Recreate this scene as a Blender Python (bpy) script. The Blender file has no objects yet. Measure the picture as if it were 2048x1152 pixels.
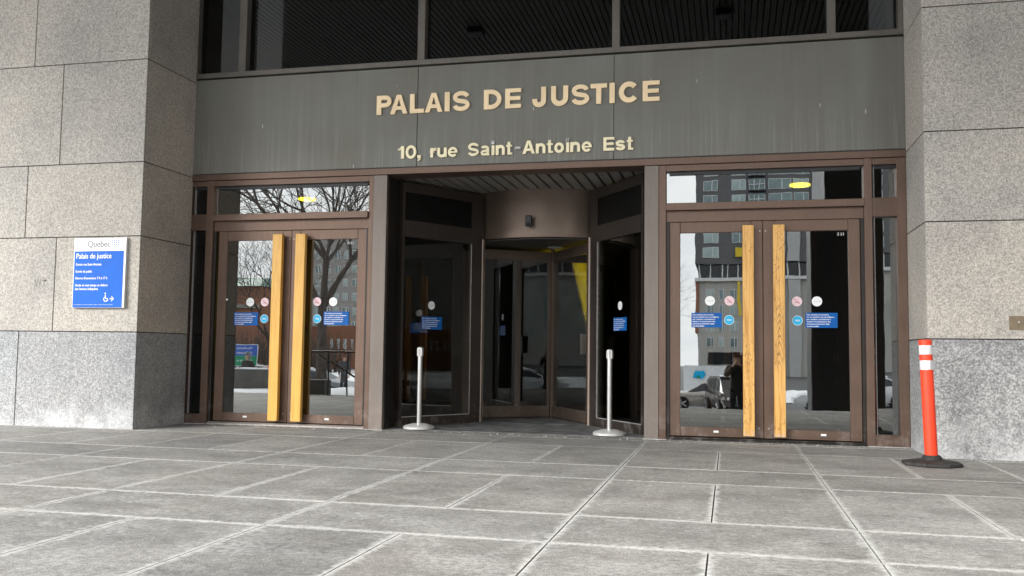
import bpy, bmesh, math, random
from mathutils import Vector, Matrix, noise as mnoise
R_ = math.radians
S = bpy.context.scene
C = S.collection
random.seed(7)

# ------------------------------------------------------------------ camera
FPX, YAW, PITCH, ROLL, D = 1823.3, 0.2345, 0.0702, 0.01277, 10.913
fw = Vector((-math.sin(YAW)*math.cos(PITCH), math.cos(YAW)*math.cos(PITCH), math.sin(PITCH)))
r0 = Vector((math.cos(YAW), math.sin(YAW), 0)); u0 = r0.cross(fw)
rt = r0*math.cos(ROLL)+u0*math.sin(ROLL); up = -r0*math.sin(ROLL)+u0*math.cos(ROLL)
cd = bpy.data.cameras.new('camera'); cam = bpy.data.objects.new('camera', cd); C.objects.link(cam)
cd.sensor_width = 36; cd.lens = FPX/2048*36; cd.clip_end = 2000; cd.clip_start = 0.05
m = Matrix.Identity(4)
for i in range(3):
    m[i][0] = rt[i]; m[i][1] = up[i]; m[i][2] = -fw[i]
m[0][3], m[1][3], m[2][3] = 0, -D, 1.0
cam.matrix_world = m
S.camera = cam

# ------------------------------------------------------------------ world, sun, exposure
SUN_EL, SUN_AZ = 28, 219        # azimuth clockwise from +Y (north): sun behind and left of the camera
W = bpy.data.worlds.new('World'); S.world = W; W.use_nodes = True
nt = W.node_tree; nt.nodes.clear()
def wn(t): return nt.nodes.new(t)
sky = wn('ShaderNodeTexSky'); sky.sky_type = 'NISHITA'; sky.sun_disc = False
sky.sun_elevation = R_(SUN_EL); sky.sun_rotation = R_(SUN_AZ)
tc = wn('ShaderNodeTexCoord'); mp = wn('ShaderNodeMapping'); mp.inputs['Scale'].default_value = (1.6, 1.6, 5.0)
nz = wn('ShaderNodeTexNoise'); nz.inputs['Scale'].default_value = 1.7; nz.inputs['Detail'].default_value = 7; nz.inputs['Roughness'].default_value = .55
rp = wn('ShaderNodeValToRGB'); rp.color_ramp.elements[0].position = .33; rp.color_ramp.elements[0].color = (7.4, 7.8, 8.3, 1)
rp.color_ramp.elements[1].position = .66; rp.color_ramp.elements[1].color = (10.2, 10.2, 10.0, 1)
mx = wn('ShaderNodeMix'); mx.data_type = 'RGBA'; mx.inputs['Factor'].default_value = .99
bg = wn('ShaderNodeBackground'); bg.inputs['Strength'].default_value = .09
wo = wn('ShaderNodeOutputWorld')
L = nt.links.new
L(tc.outputs['Generated'], mp.inputs['Vector']); L(mp.outputs[0], nz.inputs['Vector']); L(nz.outputs['Fac'], rp.inputs[0])
L(sky.outputs[0], mx.inputs[6]); L(rp.outputs[0], mx.inputs[7]); L(mx.outputs[2], bg.inputs[0]); L(bg.outputs[0], wo.inputs[0])
sd = bpy.data.lights.new('sun', 'SUN'); sd.energy = 1.85; sd.angle = R_(26); sd.color = (1, .97, .92)
so = bpy.data.objects.new('sun', sd); C.objects.link(so)
az, el = R_(SUN_AZ), R_(SUN_EL)
sv = Vector((math.sin(az)*math.cos(el), math.cos(az)*math.cos(el), math.sin(el)))
so.rotation_euler = sv.to_track_quat('Z', 'Y').to_euler(); so.location = (0, -40, 40)
S.view_settings.view_transform = 'Standard'; S.view_settings.look = 'None'
S.view_settings.gamma = 1; S.view_settings.use_curve_mapping = False
S.view_settings.exposure = 2.12
S.render.engine = 'CYCLES'
try:
    S.cycles.max_bounces = 10; S.cycles.transparent_max_bounces = 16; S.cycles.glossy_bounces = 6
except Exception: pass

# ------------------------------------------------------------------ materials
def newmat(name):
    m = bpy.data.materials.new(name); m.use_nodes = True
    n = m.node_tree.nodes; p = n['Principled BSDF']; return m, n, m.node_tree.links.new, p
def ramp(n, stops):
    r = n.new('ShaderNodeValToRGB'); e = r.color_ramp.elements
    while len(e) < len(stops): e.new(.5)
    for i, (pos, c) in enumerate(stops):
        e[i].position = pos; e[i].color = (*c, 1) if len(c) == 3 else c
    return r
def objvec(n, l, scale=(1, 1, 1)):
    t = n.new('ShaderNodeTexCoord'); mp = n.new('ShaderNodeMapping'); mp.inputs['Scale'].default_value = scale
    l(t.outputs['Object'], mp.inputs['Vector']); return mp.outputs[0]
def noi(n, l, vec, scale, detail=4, rough=.5):
    t = n.new('ShaderNodeTexNoise'); t.inputs['Scale'].default_value = scale; t.inputs['Detail'].default_value = detail
    t.inputs['Roughness'].default_value = rough; l(vec, t.inputs['Vector']); return t.outputs['Fac']
def mixc(n, l, fac, a, b, mode='MIX'):
    x = n.new('ShaderNodeMix'); x.data_type = 'RGBA'; x.blend_type = mode
    for s, i in ((fac, 0), (a, 6), (b, 7)):
        if hasattr(s, 'links') or hasattr(s, 'is_linked'): l(s, x.inputs[i])
        elif i == 0: x.inputs[0].default_value = s
        else: x.inputs[i].default_value = (*s, 1)
    return x.outputs[2]
def mth(n, l, op, a, b=None, clamp=False):
    x = n.new('ShaderNodeMath'); x.operation = op; x.use_clamp = clamp
    for i, s in enumerate((a, b)):
        if s is None: continue
        if isinstance(s, (int, float)): x.inputs[i].default_value = s
        else: l(s, x.inputs[i])
    return x.outputs[0]
def sep(n, l, v):
    s = n.new('ShaderNodeSeparateXYZ'); l(v, s.inputs[0]); return s.outputs
def mrange(n, l, v, a, b, c=0, d=1):
    x = n.new('ShaderNodeMapRange'); x.clamp = True
    for i, k in enumerate((a, b, c, d)): x.inputs[i+1].default_value = k
    l(v, x.inputs[0]); return x.outputs[0]
def bump(n, l, p, h, dist, strength=1):
    b = n.new('ShaderNodeBump'); b.inputs['Strength'].default_value = strength; b.inputs['Distance'].default_value = dist
    l(h, b.inputs['Height']); l(b.outputs[0], p.inputs['Normal'])

def simple(name, col, rough=.6, metal=0, var=.12, scale=6, bmp=0, stretch=(1, 1, 1), spec=None, coat=0):
    m, n, l, p = newmat(name)
    v = objvec(n, l, stretch); f = noi(n, l, v, scale, 5)
    r = ramp(n, [(.3, tuple(c*(1-var) for c in col)), (.7, tuple(min(1, c*(1+var)) for c in col))])
    l(f, r.inputs[0]); l(r.outputs[0], p.inputs['Base Color'])
    p.inputs['Roughness'].default_value = rough; p.inputs['Metallic'].default_value = metal
    if spec is not None: p.inputs['Specular IOR Level'].default_value = spec
    if coat: p.inputs['Coat Weight'].default_value = coat
    if bmp: bump(n, l, p, noi(n, l, v, scale*8, 3), bmp)
    return m

def granite(name, lo, mid, hi, grain=60, salt=0, tone=.1, island=True):
    m, n, l, p = newmat(name)
    v = objvec(n, l)
    a = noi(n, l, v, grain, 3, .65); b = noi(n, l, v, grain*.42, 3, .6); big = noi(n, l, v, 1.1, 6, .6)
    mixf = mth(n, l, 'ADD', mth(n, l, 'MULTIPLY', a, .7), mth(n, l, 'MULTIPLY', b, .3))
    r = ramp(n, [(.40, lo), (.5, mid), (.60, hi)]); l(mixf, r.inputs[0])
    col = r.outputs[0]
    vo = n.new('ShaderNodeTexVoronoi'); vo.inputs['Scale'].default_value = grain*1.3; l(v, vo.inputs['Vector'])
    dk = mrange(n, l, vo.outputs['Distance'], .12, .22, 1, 0)
    col = mixc(n, l, mth(n, l, 'MULTIPLY', dk, .42), col, tuple(c*.5 for c in lo))
    bigc = ramp(n, [(.3, (.80, .80, .82)), (.5, (1, .99, .98)), (.72, (1.12, 1.09, 1.06))]); l(big, bigc.inputs[0])
    col = mixc(n, l, 1.0, col, bigc.outputs[0], 'MULTIPLY')
    if island:
        g = n.new('ShaderNodeNewGeometry')
        t = ramp(n, [(0, (.90, .905, .915)), (.5, (1, .985, .965)), (.8, (1.03, .99, .965)), (1, (1.07, 1.06, 1.04))]); l(g.outputs['Random Per Island'], t.inputs[0])
        col = mixc(n, l, 1.0, col, t.outputs[0], 'MULTIPLY')
    # rain streaks
    vs = objvec(n, l, (5, 5, .25)); st = noi(n, l, vs, 1.5, 5, .6)
    col = mixc(n, l, mrange(n, l, st, .55, .8, 0, .35), col, tuple(c*.6 for c in mid))
    if salt:
        z = sep(n, l, v)[2]
        h = mth(n, l, 'ADD', mrange(n, l, z, 0.03, .55, 1.0, 0), mrange(n, l, noi(n, l, v, 2.6, 6, .6), .3, .75, -.55, .45))
        h = mth(n, l, 'MULTIPLY', mrange(n, l, h, .35, 1.1, 0, salt), mrange(n, l, noi(n, l, v, 30, 3, .6), .3, .6, .35, 1))
        col = mixc(n, l, h, col, (.62, .63, .64))
    l(col, p.inputs['Base Color']); p.inputs['Roughness'].default_value = .72
    bump(n, l, p, a, .002, .6)
    return m

def glass(name, refl=.36, tint=(.16, .16, .15), wav=.0004, wscale=2.5):
    m, n, l, p = newmat(name); n.remove(p)
    out = [x for x in n if x.type == 'OUTPUT_MATERIAL'][0]
    gl = n.new('ShaderNodeBsdfGlossy'); gl.inputs['Roughness'].default_value = 0.0; gl.inputs['Color'].default_value = (.98, 1, 1, 1)
    tr = n.new('ShaderNodeBsdfTransparent'); tr.inputs['Color'].default_value = (*tint, 1)
    fr = n.new('ShaderNodeFresnel'); fr.inputs['IOR'].default_value = 1.5
    mxs = n.new('ShaderNodeMixShader')
    v = objvec(n, l, (1, 1, .7)); f = noi(n, l, v, wscale, 2, .4)
    b = n.new('ShaderNodeBump'); b.inputs['Distance'].default_value = wav; l(f, b.inputs['Height']); l(b.outputs[0], gl.inputs['Normal'])
    l(mth(n, l, 'ADD', mth(n, l, 'MULTIPLY', fr.outputs[0], .65), refl-.04, True), mxs.inputs[0])
    l(tr.outputs[0], mxs.inputs[1]); l(gl.outputs[0], mxs.inputs[2]); l(mxs.outputs[0], out.inputs[0])
    return m

def bronze(name, col, rough=.42, metal=.55, pale=(.0, 0, 0), amt=.25):
    m, n, l, p = newmat(name)
    v = objvec(n, l); vs = objvec(n, l, (14, 14, .6))
    f = noi(n, l, v, 2.2, 6, .6); g = noi(n, l, vs, 3, 5, .6)
    r = ramp(n, [(.3, tuple(c*.82 for c in col)), (.55, col), (.8, tuple(c*1.22 for c in col))]); l(f, r.inputs[0])
    c = mixc(n, l, mrange(n, l, g, .5, .75, 0, amt), r.outputs[0], tuple(min(1, c*1.5+.02) for c in col))
    z = sep(n, l, v)[2]
    dust = mth(n, l, 'MULTIPLY', mrange(n, l, z, 0, .5, .8, 0), mrange(n, l, noi(n, l, v, 7, 6, .65), .5, .75))
    c = mixc(n, l, dust, c, (.30, .27, .25))
    l(c, p.inputs['Base Color']); p.inputs['Metallic'].default_value = metal
    l(mrange(n, l, f, .3, .7, rough-.08, rough+.12), p.inputs['Roughness'])
    bump(n, l, p, noi(n, l, v, 1.3, 2), .0015, .5)
    return m

def fascia_mat():
    m, n, l, p = newmat('olive painted metal')
    v = objvec(n, l); big = noi(n, l, v, .9, 5, .55)
    r = ramp(n, [(.3, (.142, .133, .108)), (.5, (.156, .153, .131)), (.7, (.168, .171, .152))]); l(big, r.inputs[0])
    st = noi(n, l, objvec(n, l, (2.6, 2.6, .16)), 2.2, 6, .6)
    c = mixc(n, l, mrange(n, l, st, .50, .78, 0, .28), r.outputs[0], (.25, .25, .235))
    st2 = noi(n, l, objvec(n, l, (3.1, 3.1, .13)), 2.0, 6, .6)
    c = mixc(n, l, mrange(n, l, st2, .55, .8, 0, .25), c, (.085, .085, .075))
    x, y, z = sep(n, l, v)
    under = mth(n, l, 'MULTIPLY', mrange(n, l, z, 3.62, 3.95, 1, .25), mrange(n, l, noi(n, l, objvec(n, l, (16, 16, .4)), 1.7, 5, .6), .5, .68))
    c = mixc(n, l, mth(n, l, 'MULTIPLY', under, .35), c, (.30, .30, .29))
    vo = n.new('ShaderNodeTexVoronoi'); vo.inputs['Scale'].default_value = 1; l(objvec(n, l, (4.5, 4.5, 1.2)), vo.inputs['Vector'])
    c = mixc(n, l, mrange(n, l, vo.outputs['Distance'], .02, .045, .8, 0), c, (.5, .5, .47))
    l(c, p.inputs['Base Color']); p.inputs['Roughness'].default_value = .45; p.inputs['Metallic'].default_value = .1
    bump(n, l, p, noi(n, l, v, .8, 2), .004, .5)
    return m

def wood(name, base, dark, speck):
    m, n, l, p = newmat(name)
    v = objvec(n, l); vs = objvec(n, l, (26, 26, 1.1))
    g = noi(n, l, vs, 2.2, 6, .6)
    r = ramp(n, [(.34, dark), (.52, base), (.8, tuple(min(1, c*1.12) for c in base))]); l(g, r.inputs[0])
    c = r.outputs[0]
    x, y, z = sep(n, l, v)
    dx = mth(n, l, 'SUBTRACT', x, .555); par = mth(n, l, 'ADD', z, mth(n, l, 'MULTIPLY', mth(n, l, 'MULTIPLY', dx, dx), 85))
    par = mth(n, l, 'ADD', mth(n, l, 'MULTIPLY', par, 11), mth(n, l, 'MULTIPLY', noi(n, l, objvec(n, l, (3, 3, 1)), 2.5, 3), 3.5))
    ln = mrange(n, l, mth(n, l, 'FRACT', par), .05, .36, 1, 0)
    msk = mth(n, l, 'MULTIPLY', mrange(n, l, z, .80, .95), mrange(n, l, z, 1.75, 1.5)); msk = mth(n, l, 'MULTIPLY', msk, mrange(n, l, x, .44, .45, 0, speck))
    c = mixc(n, l, mth(n, l, 'MULTIPLY', ln, mth(n, l, 'MULTIPLY', msk, .95)), c, tuple(q*.3 for q in dark))
    k = noi(n, l, objvec(n, l, (1, 1, .35)), 55, 4, .7)
    zone = mrange(n, l, noi(n, l, v, 2.6, 4), .42, .58)
    c = mixc(n, l, mth(n, l, 'MULTIPLY', mrange(n, l, k, .57, .63), mth(n, l, 'MULTIPLY', zone, speck)), c, (.22, .10, .035))
    c = mixc(n, l, mth(n, l, 'MULTIPLY', mrange(n, l, z, .16, .09), mth(n, l, 'MULTIPLY', mrange(n, l, k, .45, .6), speck)), c, (.55, .45, .38))
    l(c, p.inputs['Base Color']); p.inputs['Roughness'].default_value = .42; p.inputs['Coat Weight'].default_value = .15
    bump(n, l, p, g, .001, .4)
    return m

def paving_mat():
    m, n, l, p = newmat('granite paving')
    v = objvec(n, l)
    ua = n.new('ShaderNodeUVMap'); ua.uv_map = 'near'; ub = n.new('ShaderNodeUVMap'); ub.uv_map = 'far'
    a = sep(n, l, ua.outputs[0]); b = sep(n, l, ub.outputs[0])
    d = mth(n, l, 'MINIMUM', mth(n, l, 'MINIMUM', a[0], a[1]), mth(n, l, 'MINIMUM', b[0], b[1]))
    fine = noi(n, l, v, 120, 3, .7); mid = noi(n, l, v, 28, 4, .65); big = noi(n, l, objvec(n, l, (.7, 1.1, 1)), 1.6, 7, .62)
    r = ramp(n, [(.38, (.125, .124, .119)), (.5, (.242, .239, .230)), (.62, (.43, .427, .415))])
    l(mth(n, l, 'ADD', mth(n, l, 'MULTIPLY', fine, .7), mth(n, l, 'MULTIPLY', mid, .3)), r.inputs[0]); c = r.outputs[0]
    mot = ramp(n, [(.33, (.84, .84, .84)), (.5, (1, 1, 1)), (.66, (1.13, 1.13, 1.13))]); l(noi(n, l, v, 9, 5, .7), mot.inputs[0]); c = mixc(n, l, 1, c, mot.outputs[0], 'MULTIPLY')
    br = ramp(n, [(.32, (.70, .70, .71)), (.5, (1, 1, 1)), (.66, (1.2, 1.2, 1.2))]); l(big, br.inputs[0])
    c = mixc(n, l, 1, c, br.outputs[0], 'MULTIPLY')
    # brownish iron staining
    c = mixc(n, l, mrange(n, l, noi(n, l, objvec(n, l, (1, 1.6, 1)), .8, 6, .65), .54, .74, 0, .3), c, (.25, .215, .185))
    # scuffs
    c = mixc(n, l, mrange(n, l, noi(n, l, objvec(n, l, (3, 9, 1)), 1.1, 6, .75), .57, .66, 0, .55), c, (.08, .08, .08))
    c = mixc(n, l, mrange(n, l, noi(n, l, objvec(n, l, (2.5, 11, 1)), 1.5, 5, .75), .64, .72, 0, .45), c, (.48, .48, .47))
    g = n.new('ShaderNodeNewGeometry')
    t = ramp(n, [(0, (.86, .86, .86)), (.5, (1, .98, .96)), (1, (1.1, 1.1, 1.1))]); l(g.outputs['Random Per Island'], t.inputs[0])
    c = mixc(n, l, 1, c, t.outputs[0], 'MULTIPLY')
    # salt bloom beside the joints, stronger away from the building
    yy = sep(n, l, v)[1]
    wd = mth(n, l, 'MULTIPLY', mrange(n, l, noi(n, l, v, 7, 7, .7), .32, .68, .008, .075), mrange(n, l, yy, -1, -5, .45, 1))
    e = mth(n, l, 'SUBTRACT', 1.0, mth(n, l, 'DIVIDE', d, wd), True)
    e = mth(n, l, 'MULTIPLY', e, mrange(n, l, mid, .3, .6, .45, 1.1))
    c = mixc(n, l, mth(n, l, 'MULTIPLY', e, .95, True), c, (.60, .60, .585))
    haze = mth(n, l, 'MULTIPLY', mrange(n, l, noi(n, l, v, 2.2, 6, .7), .46, .66), mrange(n, l, yy, -1.5, -6.0, .10, .70))
    haze = mth(n, l, 'MULTIPLY', haze, mrange(n, l, mid, .4, .62, .2, 1))
    c = mixc(n, l, haze, c, (.50, .50, .49))
    l(c, p.inputs['Base Color']); p.inputs['Roughness'].default_value = .8
    bump(n, l, p, mth(n, l, 'ADD', fine, mid), .003, .6)
    return m

M = {}
M['gran'] = granite('warm grey granite', (.255, .240, .220), (.375, .356, .326), (.505, .482, .446), 66)
M['gran_base'] = granite('bluish granite base course', (.155, .166, .176), (.24, .255, .27), (.37, .39, .41), 62, salt=.62)
M['gran_r'] = granite('coarse pale granite', (.285, .27, .248), (.44, .42, .39), (.61, .585, .545), 60)
M['gran_base_r'] = granite('coarse bluish granite', (.17, .18, .19), (.29, .305, .32), (.47, .49, .51), 50, salt=.6)
M['joint'] = simple('dark joint', (.035, .025, .03), .9)
M['core'] = simple('dark mortar', (.03, .027, .028), .9)
M['bronze'] = bronze('brown anodised aluminium', (.145, .094, .071))
M['bronze_post'] = bronze('pale brown anodised aluminium', (.195, .165, .145), .5, .4)
M['bronze_dark'] = bronze('dark and shade-toned aluminium', (.030, .026, .023), .4, .4, amt=.15)  # on post returns and rebates this tone carries painted shade
M['drum'] = bronze('bronze drum sheet', (.15, .112, .088), .35, .6, amt=.1)
M['upframe'] = bronze('grey brown window frame', (.14, .128, .112), .45, .4)
M['fascia'] = fascia_mat()
M['jamb'] = bronze('lit-toned bronze jamb', (.36, .285, .24), .5, .2)  # paler bronze: light on the drum jambs put into the colour
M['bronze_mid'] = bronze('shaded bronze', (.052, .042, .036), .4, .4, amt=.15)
M['glass'] = glass('tinted reflective glass', .225, (.42, .42, .40), .00034)
M['glass_in'] = glass('clear dark glass', .085, (.47, .47, .45), .0002)
M['glass_wing'] = glass('revolving door glass', .13, (.42, .42, .40), .00012)
M['glass_up'] = glass('tinted upper glass', .062, (.10, .10, .10), .0002)
M['wood'] = wood('varnished yellow wood', (.72, .40, .075), (.60, .31, .05), .12)
M['wood_worn'] = wood('worn varnished wood', (.74, .42, .12), (.52, .24, .05), .9)
M['wood_in'] = wood('shaded wood', (.80, .36, .06), (.66, .27, .04), .1)
M['brass'] = simple('cream gold painted metal', (.94, .73, .46), .45, .1, .07, 3)
M['brass2'] = simple('pale gold painted metal', (.94, .84, .57), .45, .1, .07, 3)
M['plate'] = simple('bare grey metal', (.40, .37, .36), .5, .3, .25, 40)
M['steel'] = simple('brushed stainless steel', (.60, .60, .59), .36, .95, .08, 6, stretch=(20, 20, .6))
M['steel_base'] = simple('brightened steel base', (.74, .74, .73), .35, .45, .1, 12)  # paler, less metallic steel: bright reflections put into the colour
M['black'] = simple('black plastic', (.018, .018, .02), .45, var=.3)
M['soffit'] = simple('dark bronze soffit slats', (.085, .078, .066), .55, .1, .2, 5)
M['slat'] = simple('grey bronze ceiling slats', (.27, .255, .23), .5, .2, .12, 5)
M['spandrel'] = simple('black spandrel', (.007, .007, .007), .4, var=.3, spec=.12)
M['void'] = simple('dark cavity', (.012, .012, .012), .9)
M['interior'] = simple('dark lobby wall', (.06, .052, .048), .7)
M['lobbyfloor'] = simple('dark lobby floor', (.08, .078, .075), .35, scale=3)
M['mat'] = simple('rough dark entrance paving', (.105, .107, .11), .9, var=.55, scale=5, bmp=.004)
M['pave'] = paving_mat()
M['grout'] = simple('pale grout', (.50, .50, .49), .9, var=.3, scale=14)
M['joint_dark'] = simple('worn dark joint', (.075, .072, .07), .95, var=.6, scale=20)
M['white'] = simple('white vinyl', (.80, .81, .82), .45, var=.03)
M['white_metal'] = simple('pale grey aluminium', (.62, .62, .62), .35, .4, .08)
M['blue'] = simple('blue enamel', (.006, .115, .54), .5, var=.06, spec=.2)
M['blue2'] = simple('blue vinyl', (.003, .10, .38), .5, var=.06, spec=.2)
M['flagblue'] = simple('flag blue', (.10, .19, .55), .45, var=.06)
M['cyan'] = simple('cyan vinyl', (.0, .40, .72), .45, var=.05)
M['pink'] = simple('pink vinyl', (.74, .56, .60), .45, var=.04)
M['red'] = simple('red print', (.55, .05, .08), .5)
M['greytext'] = simple('grey print', (.16, .17, .19), .5)
M['ltgrey'] = simple('light grey print', (.42, .46, .50), .5)
M['orange'] = simple('orange plastic', (.84, .052, .014), .45, var=.06, scale=3, bmp=.0005)
def reflective():
    m, n, l, p = newmat('white reflective band')
    v = objvec(n, l, (90, 90, 3)); f = noi(n, l, v, 1, 3)
    r = ramp(n, [(.35, (.45, .48, .5)), (.5, (.72, .75, .77)), (.65, (.82, .83, .84))]); l(f, r.inputs[0]); l(r.outputs[0], p.inputs['Base Color']); p.inputs['Roughness'].default_value = .35
    return m
M['refl'] = reflective()
M['rubber'] = simple('black recycled rubber', (.028, .027, .026), .75, var=.5, scale=18, bmp=.004)
M['bronze_rail'] = simple('weathered brass', (.105, .078, .045), .5, .25, .3, 12)
M['yellow'] = simple('yellow banner cloth', (.85, .62, .02), .6, var=.05)
def emis(name, col, st):
    m, n, l, p = newmat(name); p.inputs['Base Color'].default_value = (*col, 1)
    f = noi(n, l, objvec(n, l), 20, 2); r = ramp(n, [(.3, tuple(c*.85 for c in col)), (.7, col)]); l(f, r.inputs[0])
    l(r.outputs[0], p.inputs['Emission Color']); p.inputs['Emission Strength'].default_value = st; return m
M['lamp'] = emis('warm ceiling lamp', (1, .76, .01), 4)
M['yellow_glow'] = emis('yellow panel with added glow', (1, .72, .0), 5)

# ------------------------------------------------------------------ mesh helpers
class MB:
    def __init__(s): s.v = []; s.f = []; s.mi = []; s.mats = []
    def mat(s, name):
        if name not in s.mats: s.mats.append(name)
        return s.mats.index(name)
    def add(s, vs, fs, mat):
        k = len(s.v); mi = s.mat(mat); s.v += [tuple(q) for q in vs]
        for f in fs: s.f.append(tuple(k+i for i in f)); s.mi.append(mi)
        return s
    def box(s, x0, x1, y0, y1, z0, z1, mat='core', bev=0):
        if bev <= 0:
            vs = [(x, y, z) for z in (z0, z1) for y in (y0, y1) for x in (x0, x1)]
            return s.add(vs, [(0, 2, 3, 1), (4, 5, 7, 6), (0, 1, 5, 4), (2, 6, 7, 3), (0, 4, 6, 2), (1, 3, 7, 5)], mat)
        bm = bmesh.new(); bmesh.ops.create_cube(bm, size=1)
        for v in bm.verts: v.co = Vector(((x0+x1)/2+v.co.x*(x1-x0), (y0+y1)/2+v.co.y*(y1-y0), (z0+z1)/2+v.co.z*(z1-z0)))
        bmesh.ops.bevel(bm, geom=bm.edges[:], offset=bev, segments=1, affect='EDGES')
        return s.frombm(bm, mat)
    def frombm(s, bm, mat, M4=None):
        bm.verts.ensure_lookup_table(); bm.verts.index_update()
        vs = [(M4 @ v.co if M4 else v.co) for v in bm.verts]
        s.add(vs, [tuple(v.index for v in f.verts) for f in bm.faces], mat); bm.free(); return s
    def obox(s, a, b, thick, z0, z1, mat, side=0):
        """vertical slab between plan points a and b; thick centred (side 0) or to the left/right normal"""
        a = Vector((a[0], a[1])); b = Vector((b[0], b[1])); t = (b-a).normalized(); nn = Vector((-t.y, t.x))
        o0, o1 = (-thick/2, thick/2) if side == 0 else ((0, thick) if side > 0 else (-thick, 0))
        P = [a+nn*o0, b+nn*o0, b+nn*o1, a+nn*o1]
        vs = [(q.x, q.y, z) for z in (z0, z1) for q in P]
        return s.add(vs, [(3, 2, 1, 0), (4, 5, 6, 7), (0, 1, 5, 4), (1, 2, 6, 5), (2, 3, 7, 6), (3, 0, 4, 7)], mat)
    def prism(s, pts, y0, y1, mat):
        """polygon in x,z extruded along y"""
        n = len(pts); vs = [(x, y0, z) for x, z in pts]+[(x, y1, z) for x, z in pts]
        fs = [tuple(range(n)), tuple(range(2*n-1, n-1, -1))]+[(i, n+i, n+(i+1) % n, (i+1) % n) for i in range(n)]
        return s.add(vs, fs, mat)
    def lathe(s, prof, cx=0, cy=0, seg=32, mat='core'):
        vs = []; fs = []
        for r, z in prof:
            for k in range(seg):
                a = 2*math.pi*k/seg; vs.append((cx+r*math.cos(a), cy+r*math.sin(a), z))
        for i in range(len(prof)-1):
            for k in range(seg):
                fs.append((i*seg+k, i*seg+(k+1) % seg, (i+1)*seg+(k+1) % seg, (i+1)*seg+k))
        fs.append(tuple(range(seg-1, -1, -1))); fs.append(tuple((len(prof)-1)*seg+k for k in range(seg)))
        return s.add(vs, fs, mat)
    def tube(s, p, q, r0, r1=None, seg=8, mat='core', cap=True):
        r1 = r0 if r1 is None else r1; p = Vector(p); q = Vector(q); d = (q-p)
        if d.length < 1e-6: return s
        d.normalize(); a = d.orthogonal().normalized(); b = d.cross(a)
        vs = [p+(a*math.cos(2*math.pi*k/seg)+b*math.sin(2*math.pi*k/seg))*r0 for k in range(seg)]
        vs += [q+(a*math.cos(2*math.pi*k/seg)+b*math.sin(2*math.pi*k/seg))*r1 for k in range(seg)]
        fs = [(k, (k+1) % seg, seg+(k+1) % seg, seg+k) for k in range(seg)]
        if cap: fs += [tuple(range(seg-1, -1, -1)), tuple(range(seg, 2*seg))]
        return s.add(vs, fs, mat)
    def build(s, name, parent=None, smooth=False, recalc=True):
        me = bpy.data.meshes.new(name); me.from_pydata(s.v, [], s.f); me.update()
        for k in s.mats: me.materials.append(M[k])
        for i, p in enumerate(me.polygons): p.material_index = s.mi[i]
        if recalc:
            bm = bmesh.new(); bm.from_mesh(me); bmesh.ops.recalc_face_normals(bm, faces=bm.faces[:]); bm.to_mesh(me); bm.free()
        if smooth:
            for p in me.polygons: p.use_smooth = True
            try: me.set_sharp_from_angle(angle=R_(35))
            except Exception: pass
        o = bpy.data.objects.new(name, me); C.objects.link(o)
        if parent: o.parent = parent
        return o
def tag(o, label=None, cat=None, group=None, kind=None):
    if label: o['label'] = label
    if cat: o['category'] = cat
    if group: o['group'] = group
    if kind: o['kind'] = kind
    return o
def empty(name, label, cat, group=None, loc=(0, 0, 0), rz=0):
    o = bpy.data.objects.new(name, None); C.objects.link(o); o.location = loc; o.rotation_euler = (0, 0, rz)
    return tag(o, label, cat, group)
def copytree(o, parent=None):
    c = o.copy(); C.objects.link(c); c.parent = parent
    for ch in list(o.children): copytree(ch, c)
    return c
def U(x, z, y):            # a point seen at (x, z) in the facade plane, moved to depth y along the sight line
    k = (D+y)/D; return x*k, 1+(z-1)*k
def Ux(x, y): return x*(D+y)/D
def Uz(z, y): return 1+(z-1)*(D+y)/D

def text_mb(mb, s, x0, z0, h, y, mat, x1=None, align='L', depth=.0006, mirror=False, maxw=None):
    """built-in font text on a plane facing -y: baseline z0, cap height h"""
    cu = bpy.data.curves.new('tmp', 'FONT'); cu.body = s; cu.size = 1; cu.resolution_u = 3
    ob = bpy.data.objects.new('tmp', cu); C.objects.link(ob)
    me = ob.to_mesh(); vs = [v.co.copy() for v in me.vertices]; fs = [tuple(p.vertices) for p in me.polygons]
    ob.to_mesh_clear(); bpy.data.objects.remove(ob); bpy.data.curves.remove(cu)
    if not vs: return
    mnx = min(v.x for v in vs); mxx = max(v.x for v in vs); k = h/.70
    kx = k if x1 is None else (x1-x0)/(mxx-mnx)
    off = 0
    if x1 is None:
        w = (mxx-mnx)*kx
        if align == 'R': off = -w
        if align == 'C': off = -w/2
    sg = -1 if mirror else 1
    mb.add([(x0+off+((v.x-mnx) if not mirror else (mxx-v.x))*kx, y, z0+v.y*k) for v in vs], [f if not mirror else f[::-1] for f in fs], mat)

# ------------------------------------------------------------------ Grotesque letter shapes (strokes)
def arc(cx, cy, rx, ry, a0, a1, n=14):
    return [(cx+rx*math.cos(R_(a0+(a1-a0)*i/n)), cy+ry*math.sin(R_(a0+(a1-a0)*i/n))) for i in range(n+1)]
def stroke(pts, t, closed=False):
    P = [Vector(p) for p in pts]; n = len(P); Lf = []; Rt = []
    for i in range(n):
        a = P[i-1] if (i > 0 or closed) else None; b = P[(i+1) % n] if (i < n-1 or closed) else None
        d1 = (P[i]-a).normalized() if a is not None else None; d2 = (b-P[i]).normalized() if b is not None else None
        if d1 is None: d1 = d2
        if d2 is None: d2 = d1
        n1 = Vector((-d1.y, d1.x)); n2 = Vector((-d2.y, d2.x)); nn = (n1+n2)
        if nn.length < 1e-6: nn = n1
        nn.normalize(); k = t/2/max(.4, nn.dot(n1)); Lf.append(P[i]+nn*k); Rt.append(P[i]-nn*k)
    q = []
    m = n if closed else n-1
    for i in range(m):
        j = (i+1) % n; q.append([Rt[i], Rt[j], Lf[j], Lf[i]])
    return q
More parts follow.
